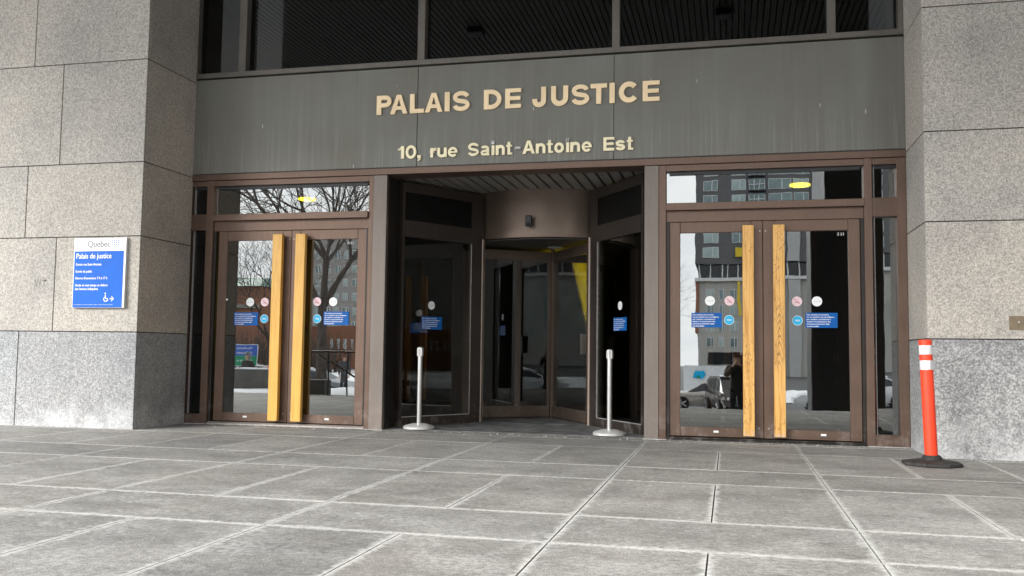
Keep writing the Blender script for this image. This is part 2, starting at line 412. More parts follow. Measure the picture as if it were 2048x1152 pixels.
def glyph(ch, W, t, H=1.0, xh=.74):
    """returns a list of layers; each layer = list of quads/polygons (no overlaps inside a layer)"""
    h = t/2; o = []
    def rect(x0, y0, x1, y1): return [[Vector((x0, y0)), Vector((x1, y0)), Vector((x1, y1)), Vector((x0, y1))]]
    ts = t*.92
    if ch == 'I': o = [rect(0, 0, W, 1)]
    elif ch == 'i': o = [rect(0, 0, W, xh)]
    elif ch == 'L': o = [rect(0, 0, t, 1), rect(t, 0, W, t*.85)]
    elif ch == 'T': o = [rect(0, 1-t*.87, W, 1), rect(W/2-h, 0, W/2+h, 1-t*.87)]
    elif ch == 'E': o = [rect(0, 0, t, 1), rect(t, 0, W, t*.82), rect(t, .5-t*.38, W*.95, .5+t*.42), rect(t, 1-t*.82, W, 1)]
    elif ch == 'A':
        a = .13*W; c1 = .295*W+.0; c2 = .385*W
        l = [(0, 0), (t*.98, 0), (c1+.04*W, .215), (c2, .40), (W/2, .80), (W/2, 1), (W/2-a, 1)]
        r = [(W-x, y) for x, y in l][::-1]
        o = [[[Vector(p) for p in l]], [[Vector(p) for p in r]], [[Vector(p) for p in ((c1+.04*W, .215), (W-c1-.04*W, .215), (W-c2, .40), (c2, .40))]]]
    elif ch == 'P':
        yb = .385+t*.42; r = (1-t*.45-yb)/2
        o = [rect(0, 0, t, 1), stroke([(t*.7, 1-t*.45)]+arc(W-h-r*1.05, yb+r, r*1.05, r, 90, -90)+[(t*.7, yb)], t*.9)]
    elif ch == 'D':
        rx = W*.52-h*.3
        o = [rect(0, 0, t, 1), stroke([(t*.7, 1-t*.44)]+arc(W-h-rx, .5, rx, .5-t*.44, 90, -90, 20)+[(t*.7, t*.44)], t*.9)]
    elif ch in 'Ss':
        Hh = 1 if ch == 'S' else xh; k = Hh; tv = t*.86
        ry = (k+.02-tv)/4; rx = W/2-tv/2
        up_ = arc(W/2, k+.01-tv/2-ry, rx*.96, ry, 8, 235, 18); lo = arc(W/2, -.01+tv/2+ry, rx, ry, 55, -172, 18)
        o = [stroke(up_+lo, tv)]
    elif ch == 'J': o = [stroke([(W-h, 1), (W-h, .38)]+arc(W/2, h*.9+(.36-h)*.9, W/2-h, (.36-h)*.95, 0, -180)[1:]+[(h, .40)], t)]
    elif ch == 'U': o = [stroke([(W-h, 1), (W-h, .42)]+arc(W/2, .40-.0, W/2-h, .41-h, 0, -180)[1:]+[(h, 1)], t)]
    elif ch == 'C': o = [stroke(arc(W*.51, .5, W*.51-h, .52-h, 40, 322, 26), t)]
    elif ch == '0': o = [stroke(arc(W/2, .5, W/2-h, .52-h*.85, 0, 345, 23), t*.93, True)]
    elif ch == '1': o = [rect(W-t*1.1, 0, W, .98), stroke([(0, .73), (W*.35, .74), (W*.62, .97)], t*.5)]
    elif ch == ',': o = [rect(0, 0, W, t*1.0), [[Vector(p) for p in ((W*.45, 0), (W, 0), (W*.95, -t*.45), (W*.45, -t*.95), (W*.12, -t*1.0), (W*.1, -t*.65), (W*.5, -t*.35))]]]
    elif ch == 'r': o = [rect(0, 0, t, xh), stroke([(t*.6, xh*.55)]+arc(W*1.0, xh*.55, W-t*.6, xh*.45-h*.8, 180, 92, 8), t*.9)]
    elif ch == 'n': o = [rect(0, 0, t, xh), stroke([(t*.5, xh*.6)]+arc(W/2+t*.05, xh*.62, W/2-h-t*.05, xh*.38+.01-h*.85, 165, 0)+[(W-h, 0)], t*.95)]
    elif ch == 'u': o = [rect(W-t, 0, W, xh), stroke([(W-t*.5, xh*.4)]+arc(W/2-t*.05, xh*.38, W/2-h-t*.05, xh*.38+.01-h*.85, -15, -180)+[(h, xh)], t*.95)]
    elif ch == 'o': o = [stroke(arc(W/2, xh/2, W/2-h, xh/2+.012-h*.85, 0, 345, 23), t*.93, True)]
    elif ch == 'e': o = [stroke(arc(W/2, xh/2, W/2-h*.9, xh/2+.012-h*.8, 0, 320, 24), t*.85), rect(t*.6, xh*.5-t*.27, W-h*.1, xh*.5+t*.22)]
    elif ch == 'a': o = [stroke(arc(W*.46, xh-.20, W*.46-h*.7, .20+.01-h*.8, 160, 0, 12)+[(W*.92-h*.7, 0.0)], t*.85), stroke([(W*.80, xh*.54)]+arc(W*.36, xh*.28, W*.36-h*.75, xh*.28+.01-h*.8, 90, 300, 14)+[(W*.80, xh*.20)], t*.72), rect(W*.92-h*.5, 0, W, t*.45)]
    elif ch == 't': o = [rect(W*.45-h*.9, 0, W*.45+h*.9, .97), rect(0, xh-t*.62, W*.96, xh), rect(W*.45+h*.8, 0, W, t*.66)]
    elif ch == '-': o = [rect(0, 0, W, 1)]
    return o
def add_glyph(mb, ch, x0, x1, z0, H, t, yback, depth, mat):
    W = (x1-x0)/H
    for k, layer in enumerate(glyph(ch, W, t/H)):
        for q in layer:
            mb.prism([(x0+p.x*H, z0+p.y*H) for p in q], yback-depth-.0005*k, yback+.0001*k, mat)

# ================================================================== SETTING: ground
# plaza paving: slabs on the measured joint grid
PERX = 1.652; X0 = -.935
xs_long = [X0+PERX*k for k in range(-14, 9)]
BAND = [(-7.75, -6.10, True), (-6.10, -5.255, False), (-5.255, -3.60, True), (-3.60, -2.715, False), (-2.715, -1.145, True), (-1.145, -.26, False), (-.26, .12, False)]
GAP = .0045
def slabs():
    vs = []; fs = []; uva = []; uvb = []
    def slab(x0, x1, y0, y1):
        x0 += GAP; x1 -= GAP; y0 += GAP; y1 -= GAP
        k = len(vs); dz = random.uniform(-.0008, .0008)
        P = [(x0, y0, dz), (x1, y0, dz), (x1, y1, dz), (x0, y1, dz)]
        Q = [(x, y, -.03) for x, y, z in P]
        vs.extend(P+Q)
        fs.append((k, k+1, k+2, k+3)); w = x1-x0; h = y1-y0
        uva.append([(0, 0), (w, 0), (w, h), (0, h)]); uvb.append([(w, h), (0, h), (0, 0), (w, 0)])
        for i in range(4):
            j = (i+1) % 4; fs.append((k+i, k+4+i, k+4+j, k+j)); uva.append([(.5, .5)]*4); uvb.append([(.5, .5)]*4)
    for y0, y1, half in BAND:
        for i in range(len(xs_long)-1):
            a, b = xs_long[i], xs_long[i+1]
            if half: slab(a, (a+b)/2, y0, y1); slab((a+b)/2, b, y0, y1)
            else: slab(a, b, y0, y1)
    me = bpy.data.meshes.new('plaza_paving'); me.from_pydata(vs, [], fs); me.update()
    ua = me.uv_layers.new(name='near'); ub = me.uv_layers.new(name='far')
    for p in me.polygons:
        for j, li in enumerate(p.loop_indices): ua.data[li].uv = uva[p.index][j]; ub.data[li].uv = uvb[p.index][j]
    me.materials.append(M['pave']); o = bpy.data.objects.new('plaza_paving', me); C.objects.link(o); tag(o, kind='structure')
slabs()
XL, XR = xs_long[0], xs_long[-1]
mb = MB(); mb.box(XL, XR, -7.75, .12, -.30, -.0105, 'joint_dark')
for y0, y1, h in BAND[:-1]: mb.box(XL, XR, y1-.0045, y1+.0045, -.0104, -.0022, 'grout')
o = mb.build('plaza_bed'); tag(o, kind='structure')
# entrance threshold apron and floors
mb = MB()
mb.prism([(-4.27, 0), (-.985, 0), (-1.0, .46), (-1.86, 1.66), (-3.45, 1.66), (-4.26, .46)], 0, 1, 'mat')
mb.v = [(x, z+.125, (.008 if y > .5 else -.05)) for x, y, z in mb.v]
tag(mb.build('entrance_apron'), kind='structure')

# ================================================================== COURTHOUSE
B = empty('courthouse_building', 'granite and bronze courthouse entrance facade with four glass doors around a revolving door', 'building', loc=(-2.63, 0, 0))
def bb(mb, name, parent=None, label=None, smooth=False):
    o = mb.build(name, None, smooth)
    p = parent or B
    o.parent = p
    # keep world placement although the parent empty sits at the base of the entrance
    par = p
    off = Vector((0, 0, 0))
    while par is not None: off += par.location; par = par.parent
    o.location = -off
    if label: o['label'] = label
    return o
JG = .0055
def pier(sgn, xc, yf, xfar, zs, vj, mats, name, label):
    """sgn -1: pier to the left of xc, +1: to the right"""
    mb = MB()
    lo, hi = (xfar, xc) if sgn < 0 else (xc, xfar)
    mb.box(lo+.012 if sgn > 0 else lo, hi if sgn > 0 else hi-.012, yf+.012, .6, -.02, zs[-1]-.01, 'core')
    for k in range(len(zs)-1):
        z0, z1 = zs[k]+JG, zs[k+1]-JG
        if k == 0: z0 = -.02
        mt = mats[0] if k == 0 else mats[1]
        cuts = sorted([lo]+[x for x in vj[k % len(vj)] if lo < x < hi]+[hi])
        for i in range(len(cuts)-1):
            a, b = cuts[i]+JG, cuts[i+1]-JG
            if cuts[i] == lo: a = lo
            if cuts[i+1] == hi: b = hi
            # corner block: separate return slab so that face and return meet in a fine line
            mb.box(a, b, yf, yf+.040, z0, z1, mt, .003)
        if sgn < 0: mb.box(xc-.16, xc, yf+.044, .0-.004, z0, z1, mt, .003)
        else: mb.box(xc, xc+.16, yf+.044, .0-.004, z0, z1, mt, .003)
        if sgn < 0: mb.box(xc-.5, xc-.1645, .02, .3, z0, z1, mt)
    return bb(mb, name, label=label)
ZS = [0, 1.187, 2.377, 3.308, 4.612, 5.9, 7.0, 8.0]
def vjl(base, per=2.55): return [base-per*k for k in range(6)]
pl = pier(-1, -7.078, -1.085, -16, ZS, [vjl(-8.785), vjl(-8.290), vjl(-8.765), vjl(-8.300), vjl(-8.745)], ('gran_base', 'gran'), 'stone_pier', 'broad grey granite pier left of the entrance')
def vjr(base, per=2.55): return [base+per*k for k in range(6)]
prr = pier(1, 1.945, -.985, 14, ZS, [vjr(4.2), vjr(3.5), vjr(4.4), vjr(3.7)], ('gran_base_r', 'gran_r'), 'stone_pier', 'pale coarse granite pier right of the entrance')
mb = MB()
for k in range(len(ZS)-1): mb.box(7.2, 8.0, -13, -1.0, ZS[k]+.004, ZS[k+1]-.004, 'gran', .004)  # unseen wall added to keep sky light off the left pier return
bb(mb, 'added_shade_wall', label='unseen granite wall added on the right to cut sky light')
# scratched marks on the stone
mb = MB()
def scribble(mb, pts, w, y, mat):
    for q in stroke(pts, w): mb.prism([(p.x, p.y) for p in q], y-.0012, y+.001, mat)
M['smudge'] = simple('faint dark mark', (.22, .21, .20), .9, var=.3, scale=30)
scribble(mb, [(-8.58, 1.86), (-8.565, 1.78), (-8.55, 1.765), (-8.53, 1.86), (-8.51, 1.77), (-8.49, 1.85)], .018, -1.085, 'smudge')
scribble(mb, [(-8.475, 1.83), (-8.41, 1.83), (-8.43, 1.83), (-8.45, 1.77), (-8.43, 1.765)], .016, -1.085, 'smudge')
bb(mb, 'graffiti', pl)
mb = MB(); scribble(mb, [(2.10, .935), (2.17, .96), (2.22, .985), (2.27, .995)], .014, -.985, 'smudge'); bb(mb, 'scuff_mark', prr)

XLf, XRf = -7.19, 1.945
# fascia panels
seams = [XLf, -3.885, -1.358, XRf]
for i in range(3):
    mb = MB(); mb.box(seams[i]+(.003 if i else 0), seams[i+1]-(.003 if i < 2 else 0), 0.0, .30, 3.352, 4.650, 'fascia', .003)
    bb(mb, 'fascia_panel')
mb = MB(); mb.box(XLf, XRf, .02, .32, 3.34, 4.66, 'void')
bb(mb, 'fascia_backing')
# head rail over the doors
mb = MB(); mb.box(XLf, XRf, -.030, .30, 3.256, 3.335, 'bronze', .003); mb.box(XLf, XRf, -.018, .2, 3.336, 3.346, 'bronze_dark')
bb(mb, 'head_rail')
# upper windows
mb = MB()
mb.box(XLf, XRf, -.025, .28, 4.668, 4.735, 'upframe', .003)
for a, b in ((XLf, -7.085), (-6.453, -6.345), (-3.897, -3.80), (-1.385, -1.292), (1.118, 1.212), (1.885, XRf)):
    mb.box(a, b, -.012, .28, 4.737, 7.6, 'upframe', .003)
mb.box(XLf, XRf, -.012, .28, 7.603, 7.99, 'upframe')
bb(mb, 'window_frame')
for a, b in ((-7.085, -6.453), (-6.345, -3.897), (-3.80, -1.385), (-1.292, 1.118), (1.212, 1.885)):
    mb = MB(); mb.box(a-.0, b+.0, .10, .112, 4.736, 7.602, 'glass_up'); bb(mb, 'window_pane')
# soffit of the overhang with slats running out from the facade
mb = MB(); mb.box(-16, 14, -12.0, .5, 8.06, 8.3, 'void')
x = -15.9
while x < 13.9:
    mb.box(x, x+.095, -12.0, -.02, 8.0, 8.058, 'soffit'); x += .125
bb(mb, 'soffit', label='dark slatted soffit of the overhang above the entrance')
for x, y in ((-5.32, -7.5), (-.09, -7.5)):
    mb = MB(); mb.box(x-.16, x+.16, y-.16, y+.16, 7.86, 7.999, 'black', .02); bb(mb, 'soffit_lamp')
mb = MB(); mb.box(-16, 14, -12.4, -12.0, 7.9, 9.6, 'gran', .01); bb(mb, 'overhang_edge')
mb = MB(); mb.box(-7.2, 1.95, 2.6, 2.7, 3.5, 8, 'interior'); bb(mb, 'upper_room_wall')
M['conc_'] = simple('plinth concrete', (.22, .22, .215), .85, var=.2, scale=3)
# black pylon behind the camera, seen in the right-hand glass
e_ = empty('dark_pylon', 'tall black metal clad pylon on the street side pavement', 'pylon', loc=(3.15, -14.4, -1.0))
mb = MB(); mb.box(-.70, .72, -.5, .5, .25, 12, 'black', .02); mb.build('shaft', e_)
mb = MB(); mb.box(-.85, .87, -.65, .65, -.2, .249, 'conc_', .03); mb.build('plinth', e_)

# ---- posts between bays
for (a, b) in ((-4.458, -4.272), (-.985, -.815)):
    mb = MB(); mb.box(a, b, -.012, .06, -.02, 3.254, 'bronze_post', .004)
    if b < -2: mb.box(b-.10, b-.001, .062, .46, -.02, 3.254, 'bronze_dark')  # return behind the post front, shade put into a darker bronze
    else: mb.box(a+.001, a+.10, .062, .42, -.02, 3.254, 'bronze_dark')
    bb(mb, 'door_post')

# ---- door bays
YL = .055      # face of the leaves
def bay(fx, glsl, leafs, side_on, yaw=0):
    pass
def frame_members(mb, x0, x1, sx0, sx1, side):
    """x0..x1 door opening between jambs; sx0..sx1 sidelight glass"""
DB = []
def make_bay(left):
    if left:
        side_glass = (-7.085, -6.855); mull = (-6.853, -6.752); op = (-6.70, -4.522); out = (-7.19, -7.087); inn = (-4.520, -4.459)
        zt = (3.185, 2.795)
    else:
        side_glass = (1.582, 1.842); mull = (1.494, 1.580); op = (-.728, 1.492); out = (1.844, 1.943); inn = (-.814, -.730)
        zt = (3.17, 2.79)
    mb = MB(); y0, y1 = -.004, .14
    mb.box(out[0], out[1], y0, y1, -.01, 3.254, 'bronze', .003)
    mb.box(mull[0], mull[1], y0-.006, y1, -.01, 3.254, 'bronze', .003)
    mb.box(inn[0], inn[1], y0, y1, -.01, 3.254, 'bronze', .003)
    s0, s1 = side_glass[0]-.002, side_glass[1]+.002
    mb.box(s0, s1, y0+.004, y1, 3.18, 3.253, 'bronze', .002)
    mb.box(s0, s1, y0+.004, y1, 2.585, 2.80, 'bronze', .002)
    mb.box(s0, s1, y0+.004, y1, -.01, .13, 'bronze', .002)
    o0, o1 = op[0]-.02, op[1]+.0
    if left: o0 = mull[1]+.001; o1 = inn[0]-.001
    else: o0 = inn[1]+.001; o1 = mull[0]-.001
    mb.box(o0, o1, y0+.004, y1, 3.18, 3.253, 'bronze', .002)
    mb.box(o0, o1, y0-.034, y1, 2.705, 2.79, 'bronze', .003)         # projecting rail
    mb.box(o0, o1, y0+.034, y1, 2.572, 2.704, 'bronze', .002)         # door head, set back
    # inner jamb rebates, their shade put into a darker bronze
    mb.box(o0, o0+.035, .03, y1, -.01, 2.571, 'bronze_dark'); mb.box(o1-.035, o1, .03, y1, -.01, 2.571, 'bronze_dark')
    # thin bright glazing bead beside the glass
    fr = bb(mb, 'door_frame')
    mb = MB(); mb.box(s0+.026, s0+.030, .03, .07, .131, 2.584, 'plate'); mb.box(s0+.026, s0+.030, .03, .07, 2.801, 3.179, 'plate')
    bb(mb, 'glazing_bead', fr)
    mb = MB(); mb.box(s0, s1, .075, .085, .131, 2.584, 'glass_up' if left else 'glass'); bb(mb, 'sidelight', fr)
    mb = MB(); mb.box(s0, s1, .075, .085, 2.801, 3.179, 'glass_up' if left else 'glass'); bb(mb, 'sidelight', fr)
    mb = MB(); mb.box(o0, o1, .075, .085, 2.791, 3.179, 'glass'); bb(mb, 'transom_window', fr)
    mb = MB(); mb.box(o0+.036, o1-.036, .045, .074, 3.140, 3.179, 'black'); mb.box(s0+.001, s1-.001, .045, .074, 3.145, 3.179, 'black'); bb(mb, 'reveal_shade_strip', fr)  # black strips put in for the shade of the deep glass reveal
    # leaves
    a, mid, b = [Ux(q, YL) for q in ((-6.655, -5.590, -4.533) if left else (-.690, .380, 1.446))]
    zt_, zb = 2.575, .045
    for li, (p, q) in enumerate(((a, mid-.002), (mid+.002, b))):
        mb = MB(); st = .127
        def bx(x0, x1, z0, z1): mb.box(x0, x1, YL, YL+.05, z0, z1, 'bronze', .004)
        bx(p, p+st, zb, zt_); bx(q-st, q, zb, zt_); bx(p+st+.001, q-st-.001, Uz(2.435, YL), zt_-.001); bx(p+st+.001, q-st-.001, zb+.001, Uz(.16, YL))
        for (xx, zz) in (((q-.05 if li == 0 else p+.05), .16), ((q-.03 if li == 0 else p+.03), 2.45)):
            mb.box(xx-.006, xx+.006, YL-.003, YL, zz-.006, zz+.006, 'white_metal')
        dr = bb(mb, 'door')
        gx0, gx1, gz0, gz1 = p+st, q-st, Uz(.16, YL), Uz(2.435, YL)
        mb = MB(); mb.box(gx0, gx1, -.005, .005, gz0-1.3, gz1-1.3, 'glass')
        gcx = (gx0+gx1)/2; mb.v = [(x-gcx, y, z) for x, y, z in mb.v]
        g = mb.build('glass', dr); g.location = Vector((gcx, YL+.025, 1.3))-B.location-dr.location
        tilt = 0 if left else R_(-.30)
        if not left and li == 1: tilt = R_(-.24)
        if left: tilt = R_(.03)
        g.rotation_euler = (tilt, 0, R_(.75) if (not left and li == 1) else 0)
        # handle
        yh = -.055
        hx = [Ux(v, yh) for v in (((-5.866, -5.730), (-5.538, -5.400)) if left else ((.153, .280), (.496, .624)))[li]]
        z0, z1 = Uz(.068, yh), Uz(2.515, yh)
        mw = 'wood' if left else 'wood_worn'
        mb = MB(); mb.box(hx[0], hx[1], yh-.003, yh+.062, z0, z1, mw, .004); hd = bb(mb, 'handle', dr)
        mb = MB(); cx = (hx[0]+hx[1])/2
        for zz in (.20, 1.28, 2.38): mb = MB(); mb.box(cx-.02, cx+.02, yh+.063, YL-.001, zz-.03, zz+.03, 'bronze_dark'); bb(mb, 'bracket', dr)
        mb = MB(); mb.box(hx[0]+.0, hx[1]-.0, YL+.09, YL+.15, z0+.03, z1-.09, 'wood_in', .004); bb(mb, 'inner_handle', dr)
        # small plates
        cx = Ux(((-6.19, -5.03) if left else (-.02, 1.03))[li] if left else (-.155, 1.03)[li], YL)
        mb = MB(); mb.box(cx-.029, cx+.029, YL-.002, YL+.001, .095, .118, 'white'); bb(mb, 'number_plate', dr)
    # threshold
    mb = MB(); mb.box(o0, o1, YL-.06, y1, -.01, .020, 'plate' if left else 'bronze_dark', .003); mb.box(o0, o1, YL-.03, y1, .021, .036, 'bronze_post' if left else 'bronze_dark', .002); bb(mb, 'threshold', fr)
make_bay(True); make_bay(False)

# ---- central recess: angled side panels
PL = [(-4.258, .47), (-3.468, 1.67)]; PR = [(-1.000, .44), (-1.842, 1.62)]
def side_panel(a, b, nm):
    a = Vector(a); b = Vector(b); t = (b-a).normalized(); Lh = (b-a).length
    P = lambda s: a+t*s
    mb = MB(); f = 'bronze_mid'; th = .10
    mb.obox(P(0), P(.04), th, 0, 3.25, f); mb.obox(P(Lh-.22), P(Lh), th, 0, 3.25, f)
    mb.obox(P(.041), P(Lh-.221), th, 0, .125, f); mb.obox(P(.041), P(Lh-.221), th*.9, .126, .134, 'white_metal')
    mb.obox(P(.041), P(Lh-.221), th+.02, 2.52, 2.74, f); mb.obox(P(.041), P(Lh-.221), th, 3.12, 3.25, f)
    q = bb(mb, 'side_panel')
    mb = MB(); mb.obox(P(Lh-.2225), P(Lh-.2195), th+.004, .137, 2.519, 'plate'); bb(mb, 'glazing_bead', q)
    nv = Vector((t.y, -t.x)); nv = -nv if nv.y > 0 else nv; G = lambda s: P(s)+nv*.030
    mb = MB(); mb.obox(G(.041), G(Lh-.223), .01, .137, 2.519, 'glass_in'); bb(mb, 'glass', q)
    mb = MB(); mb.obox(G(.041), G(Lh-.223), .012, 2.741, 3.119, 'spandrel'); bb(mb, 'spandrel_panel', q)
    return q
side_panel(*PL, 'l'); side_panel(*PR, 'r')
# slatted ceiling of the recess
mb = MB(); mb.box(-4.45, -.80, .07, 2.2, 3.34, 3.349, 'void')
x = -4.42
while x < -.9:
    mb.box(x, x+.122, .0, 1.9, 3.285, 3.339, 'slat', .004); x += .155
bb(mb, 'recess_ceiling', label='slatted metal ceiling over the revolving door')
# revolving door
CX, CY, RD = -2.650, 2.87, 1.425
def ring(mb, r, z0, z1, a0, a1, th, mat, n=48):
    P = [(CX+r*math.cos(R_(a0+(a1-a0)*i/n)), CY+r*math.sin(R_(a0+(a1-a0)*i/n))) for i in range(n+1)]
    Q = [(CX+(r-th)*math.cos(R_(a0+(a1-a0)*i/n)), CY+(r-th)*math.sin(R_(a0+(a1-a0)*i/n))) for i in range(n+1)]
    vs = []; fs = []
    for i in range(n+1): vs += [(*P[i], z0), (*P[i], z1), (*Q[i], z1), (*Q[i], z0)]
    for i in range(n):
        k = i*4; fs += [(k, k+4, k+5, k+1), (k+1, k+5, k+6, k+2), (k+2, k+6, k+7, k+3), (k+3, k+7, k+4, k)]
    fs += [(0, 1, 2, 3), (n*4+3, n*4+2, n*4+1, n*4)]
    mb.add(vs, fs, mat)
aj = math.degrees(math.atan2(math.sqrt(RD**2-.785**2), .785))
mb = MB(); ring(mb, RD, 2.607, 3.33, 180+aj-3, 360-aj+3, .03, 'drum'); bb(mb, 'drum_fascia', smooth=True)
mb = MB(); ring(mb, RD, 2.607, 3.29, aj, 180-aj, .03, 'drum'); bb(mb, 'drum_fascia', smooth=True)
mb = MB(); mb.box(-3.95, -1.45, 1.95, 3.69, 3.30, 3.335, 'interior'); bb(mb, 'drum_leak_cover')  # slab added over the drum to stop lobby light leaking onto the slats
mb = MB(); ring(mb, RD-.035, 0, 2.6, 180-aj, 180+aj-4, .02, 'bronze_dark'); bb(mb, 'drum_wall', smooth=True)
mb = MB(); ring(mb, RD-.035, 0, 2.6, -aj+4, aj, .02, 'bronze_dark'); bb(mb, 'drum_wall', smooth=True)
for xx, yy in ((-3.448, 1.695), (-1.878, 1.655)):
    mb = MB(); mb.box(xx-.022, xx+.022, yy-.075, yy+.04, -.01, 2.606, 'jamb', .004); bb(mb, 'drum_jamb')
mb = MB(); mb.lathe([(RD-.06, 2.585), (RD-.06, 2.60)], CX, CY, 48, 'interior'); mb.lathe([(.10, 2.57), (.12, 2.583)], CX+.1, CY-.35, 24, 'ltgrey'); bb(mb, 'drum_ceiling')
mb = MB(); mb.lathe([(RD-.04, .002), (RD-.04, .014)], CX, CY, 48, 'mat'); bb(mb, 'drum_floor')
def wing(ang):
    a = R_(ang); t = Vector((math.cos(a), math.sin(a))); c = Vector((CX, CY)); P = lambda s: c+t*s
    mb = MB(); f = 'drum'; W_ = RD-.05
    mb.obox(P(.045), P(.085), .045, .03, 2.54, f); mb.obox(P(W_-.05), P(W_-.012), .045, .03, 2.54, f)
    mb.obox(P(.086), P(W_-.051), .05, .03, .19, f); mb.obox(P(.086), P(W_-.051), .05, 2.40, 2.54, f)
    w = bb(mb, 'wing')
    mb = MB(); mb.obox(P(.086), P(W_-.051), .008, .191, 2.399, 'glass_wing'); bb(mb, 'glass', w)
    mb = MB(); mb.obox(P(W_-.19), P(W_-.10), .11, .98, 1.27, 'upframe'); bb(mb, 'push_plate', w)
for k in range(4): wing(213+90*k)
mb = MB(); mb.lathe([(.033, .02), (.033, 2.58)], CX, CY, 16, 'bronze'); bb(mb, 'centre_shaft', smooth=True)

# ---- vestibule interior
mb = MB()
mb.box(-7.3, 2.05, 5.6, 5.7, 0, 3.4, 'interior'); mb.box(-7.35, -7.25, .15, 5.598, 0, 3.4, 'interior'); mb.box(2.0, 2.1, .15, 5.598, 0, 3.4, 'interior')
bb(mb, 'lobby_wall')
mb = MB(); mb.box(-7.25, -3.9, .15, 5.599, 3.30, 3.36, 'interior'); mb.box(-1.5, 2.0, .15, 5.599, 3.30, 3.36, 'interior'); mb.box(-3.89, -1.51, 3.7, 5.599, 3.30, 3.36, 'interior'); bb(mb, 'lobby_ceiling')
mb = MB(); mb.box(-7.25, 2.0, .14, 5.599, -.04, .0, 'lobbyfloor'); bb(mb, 'lobby_floor')
for cx in (-5.09, -.17):
    mb = MB()
    for x0 in (-1.15, -.06, 1.02): mb.box(cx+x0, cx+x0+.12, 3.6, 3.68, 0, 2.75, 'bronze_dark')
    mb.box(cx-1.15, cx+1.14, 3.601, 3.679, 2.55, 2.75, 'bronze_dark'); mb.box(cx-1.02, cx+1.01, 3.602, 3.678, 0, .18, 'bronze_dark')
    dd = bb(mb, 'inner_door')
    for x0 in (-.185, .075):
        mb = MB(); mb.box(cx+x0, cx+x0+.11, 3.5, 3.56, .2, 2.25, 'wood_in', .004); bb(mb, 'inner_handle', dd)
    mb = MB(); mb.lathe([(.10, 3.270), (.135, 3.280), (.135, 3.299)], (-6.27 if cx < -3 else .93), 1.78, 24, 'lamp'); bb(mb, 'ceiling_lamp', smooth=True)

# ================================================================== LETTERING
def lettering(rows, z0, H, t, mat, name, label, depth=.022, standoff=.010):
    e = empty(name, label, 'sign', 'raised letters on the fascia', loc=(-2.63, -.02, z0))
    for ch, a, b in rows:
        mb = MB()
        if ch == 'i':
            add_glyph(mb, ch, a+.002, b-.002, z0, H, t, -standoff, depth, mat)
        else: add_glyph(mb, ch, a, b, z0, H, t, -standoff, depth, mat)
        cx = (a+b)/2
        mb.box(cx-.008, cx+.008, -standoff+.0005, 0.0, z0+H*.25-.008, z0+H*.25+.008, 'plate') if ch in 'IiTJ1' else None
        o = mb.build('letter', e); o.location = -e.location
    return e
big = [('P', -4.432, -4.228), ('A', -4.246, -4.011), ('L', -3.978, -3.787), ('A', -3.775, -3.54), ('I', -3.511, -3.445), ('S', -3.404, -3.182), ('D', -2.995, -2.765), ('E', -2.719, -2.514), ('J', -2.372, -2.198), ('U', -2.134, -1.92), ('S', -1.879, -1.659), ('T', -1.643, -1.441), ('I', -1.41, -1.346), ('C', -1.296, -1.055), ('E', -1.008, -0.806)]
small = [('1', -4.127, -4.043), ('0', -4.024, -3.878), (',', -3.865, -3.818), ('r', -3.691, -3.61), ('u', -3.598, -3.473), ('e', -3.457, -3.329), ('S', -3.193, -3.052), ('a', -3.027, -2.912), ('i', -2.887, -2.846), ('n', -2.832, -2.715), ('t', -2.699, -2.62), ('A', -2.489, -2.333), ('n', -2.32, -2.198), ('t', -2.182, -2.104), ('o', -2.089, -1.966), ('i', -1.942, -1.900), ('n', -1.889, -1.767), ('e', -1.748, -1.623), ('E', -1.481, -1.349), ('s', -1.332, -1.217), ('t', -1.199, -1.12)]
kz = lambda z: Uz(z, -.03)
lettering(big, kz(4.047), .250, .062, 'brass', 'wall_lettering', 'large gold capital letters reading PALAIS DE JUSTICE on the olive fascia')
e2 = lettering(small, kz(3.460), .165, .0375, 'brass2', 'wall_lettering', 'smaller pale gold lettering 10, rue Saint-Antoine Est below the large letters')
for x0, x1, z0, z1, mt in ((-2.889, -2.851, 3.602, 3.642, 'white_metal'), (-1.945, -1.903, 3.594, 3.640, 'plate')):
    mb = MB(); mb.box(x0, x1, -.026, -.001, kz(z0), kz(z1), mt, .002); mb.box((x0+x1)/2-.006, (x0+x1)/2+.006, -.030, -.0262, kz(z0)+.012, kz(z1)-.008, 'greytext')
    o = mb.build('letter_dot', e2); o.location = -e2.location; o['label'] = 'bare grey metal dot of a letter i'
mb = MB(); mb.box(-2.592, -2.510, -.026, -.001, kz(3.522), kz(3.560), 'plate', .002)
for k in range(4): mb.box(-2.575+.014*k, -2.567+.014*k, -.030, -.0262, kz(3.534), kz(3.55), 'white_metal')
o = mb.build('letter_hyphen', e2); o.location = -e2.location; o['label'] = 'bare grey metal hyphen'

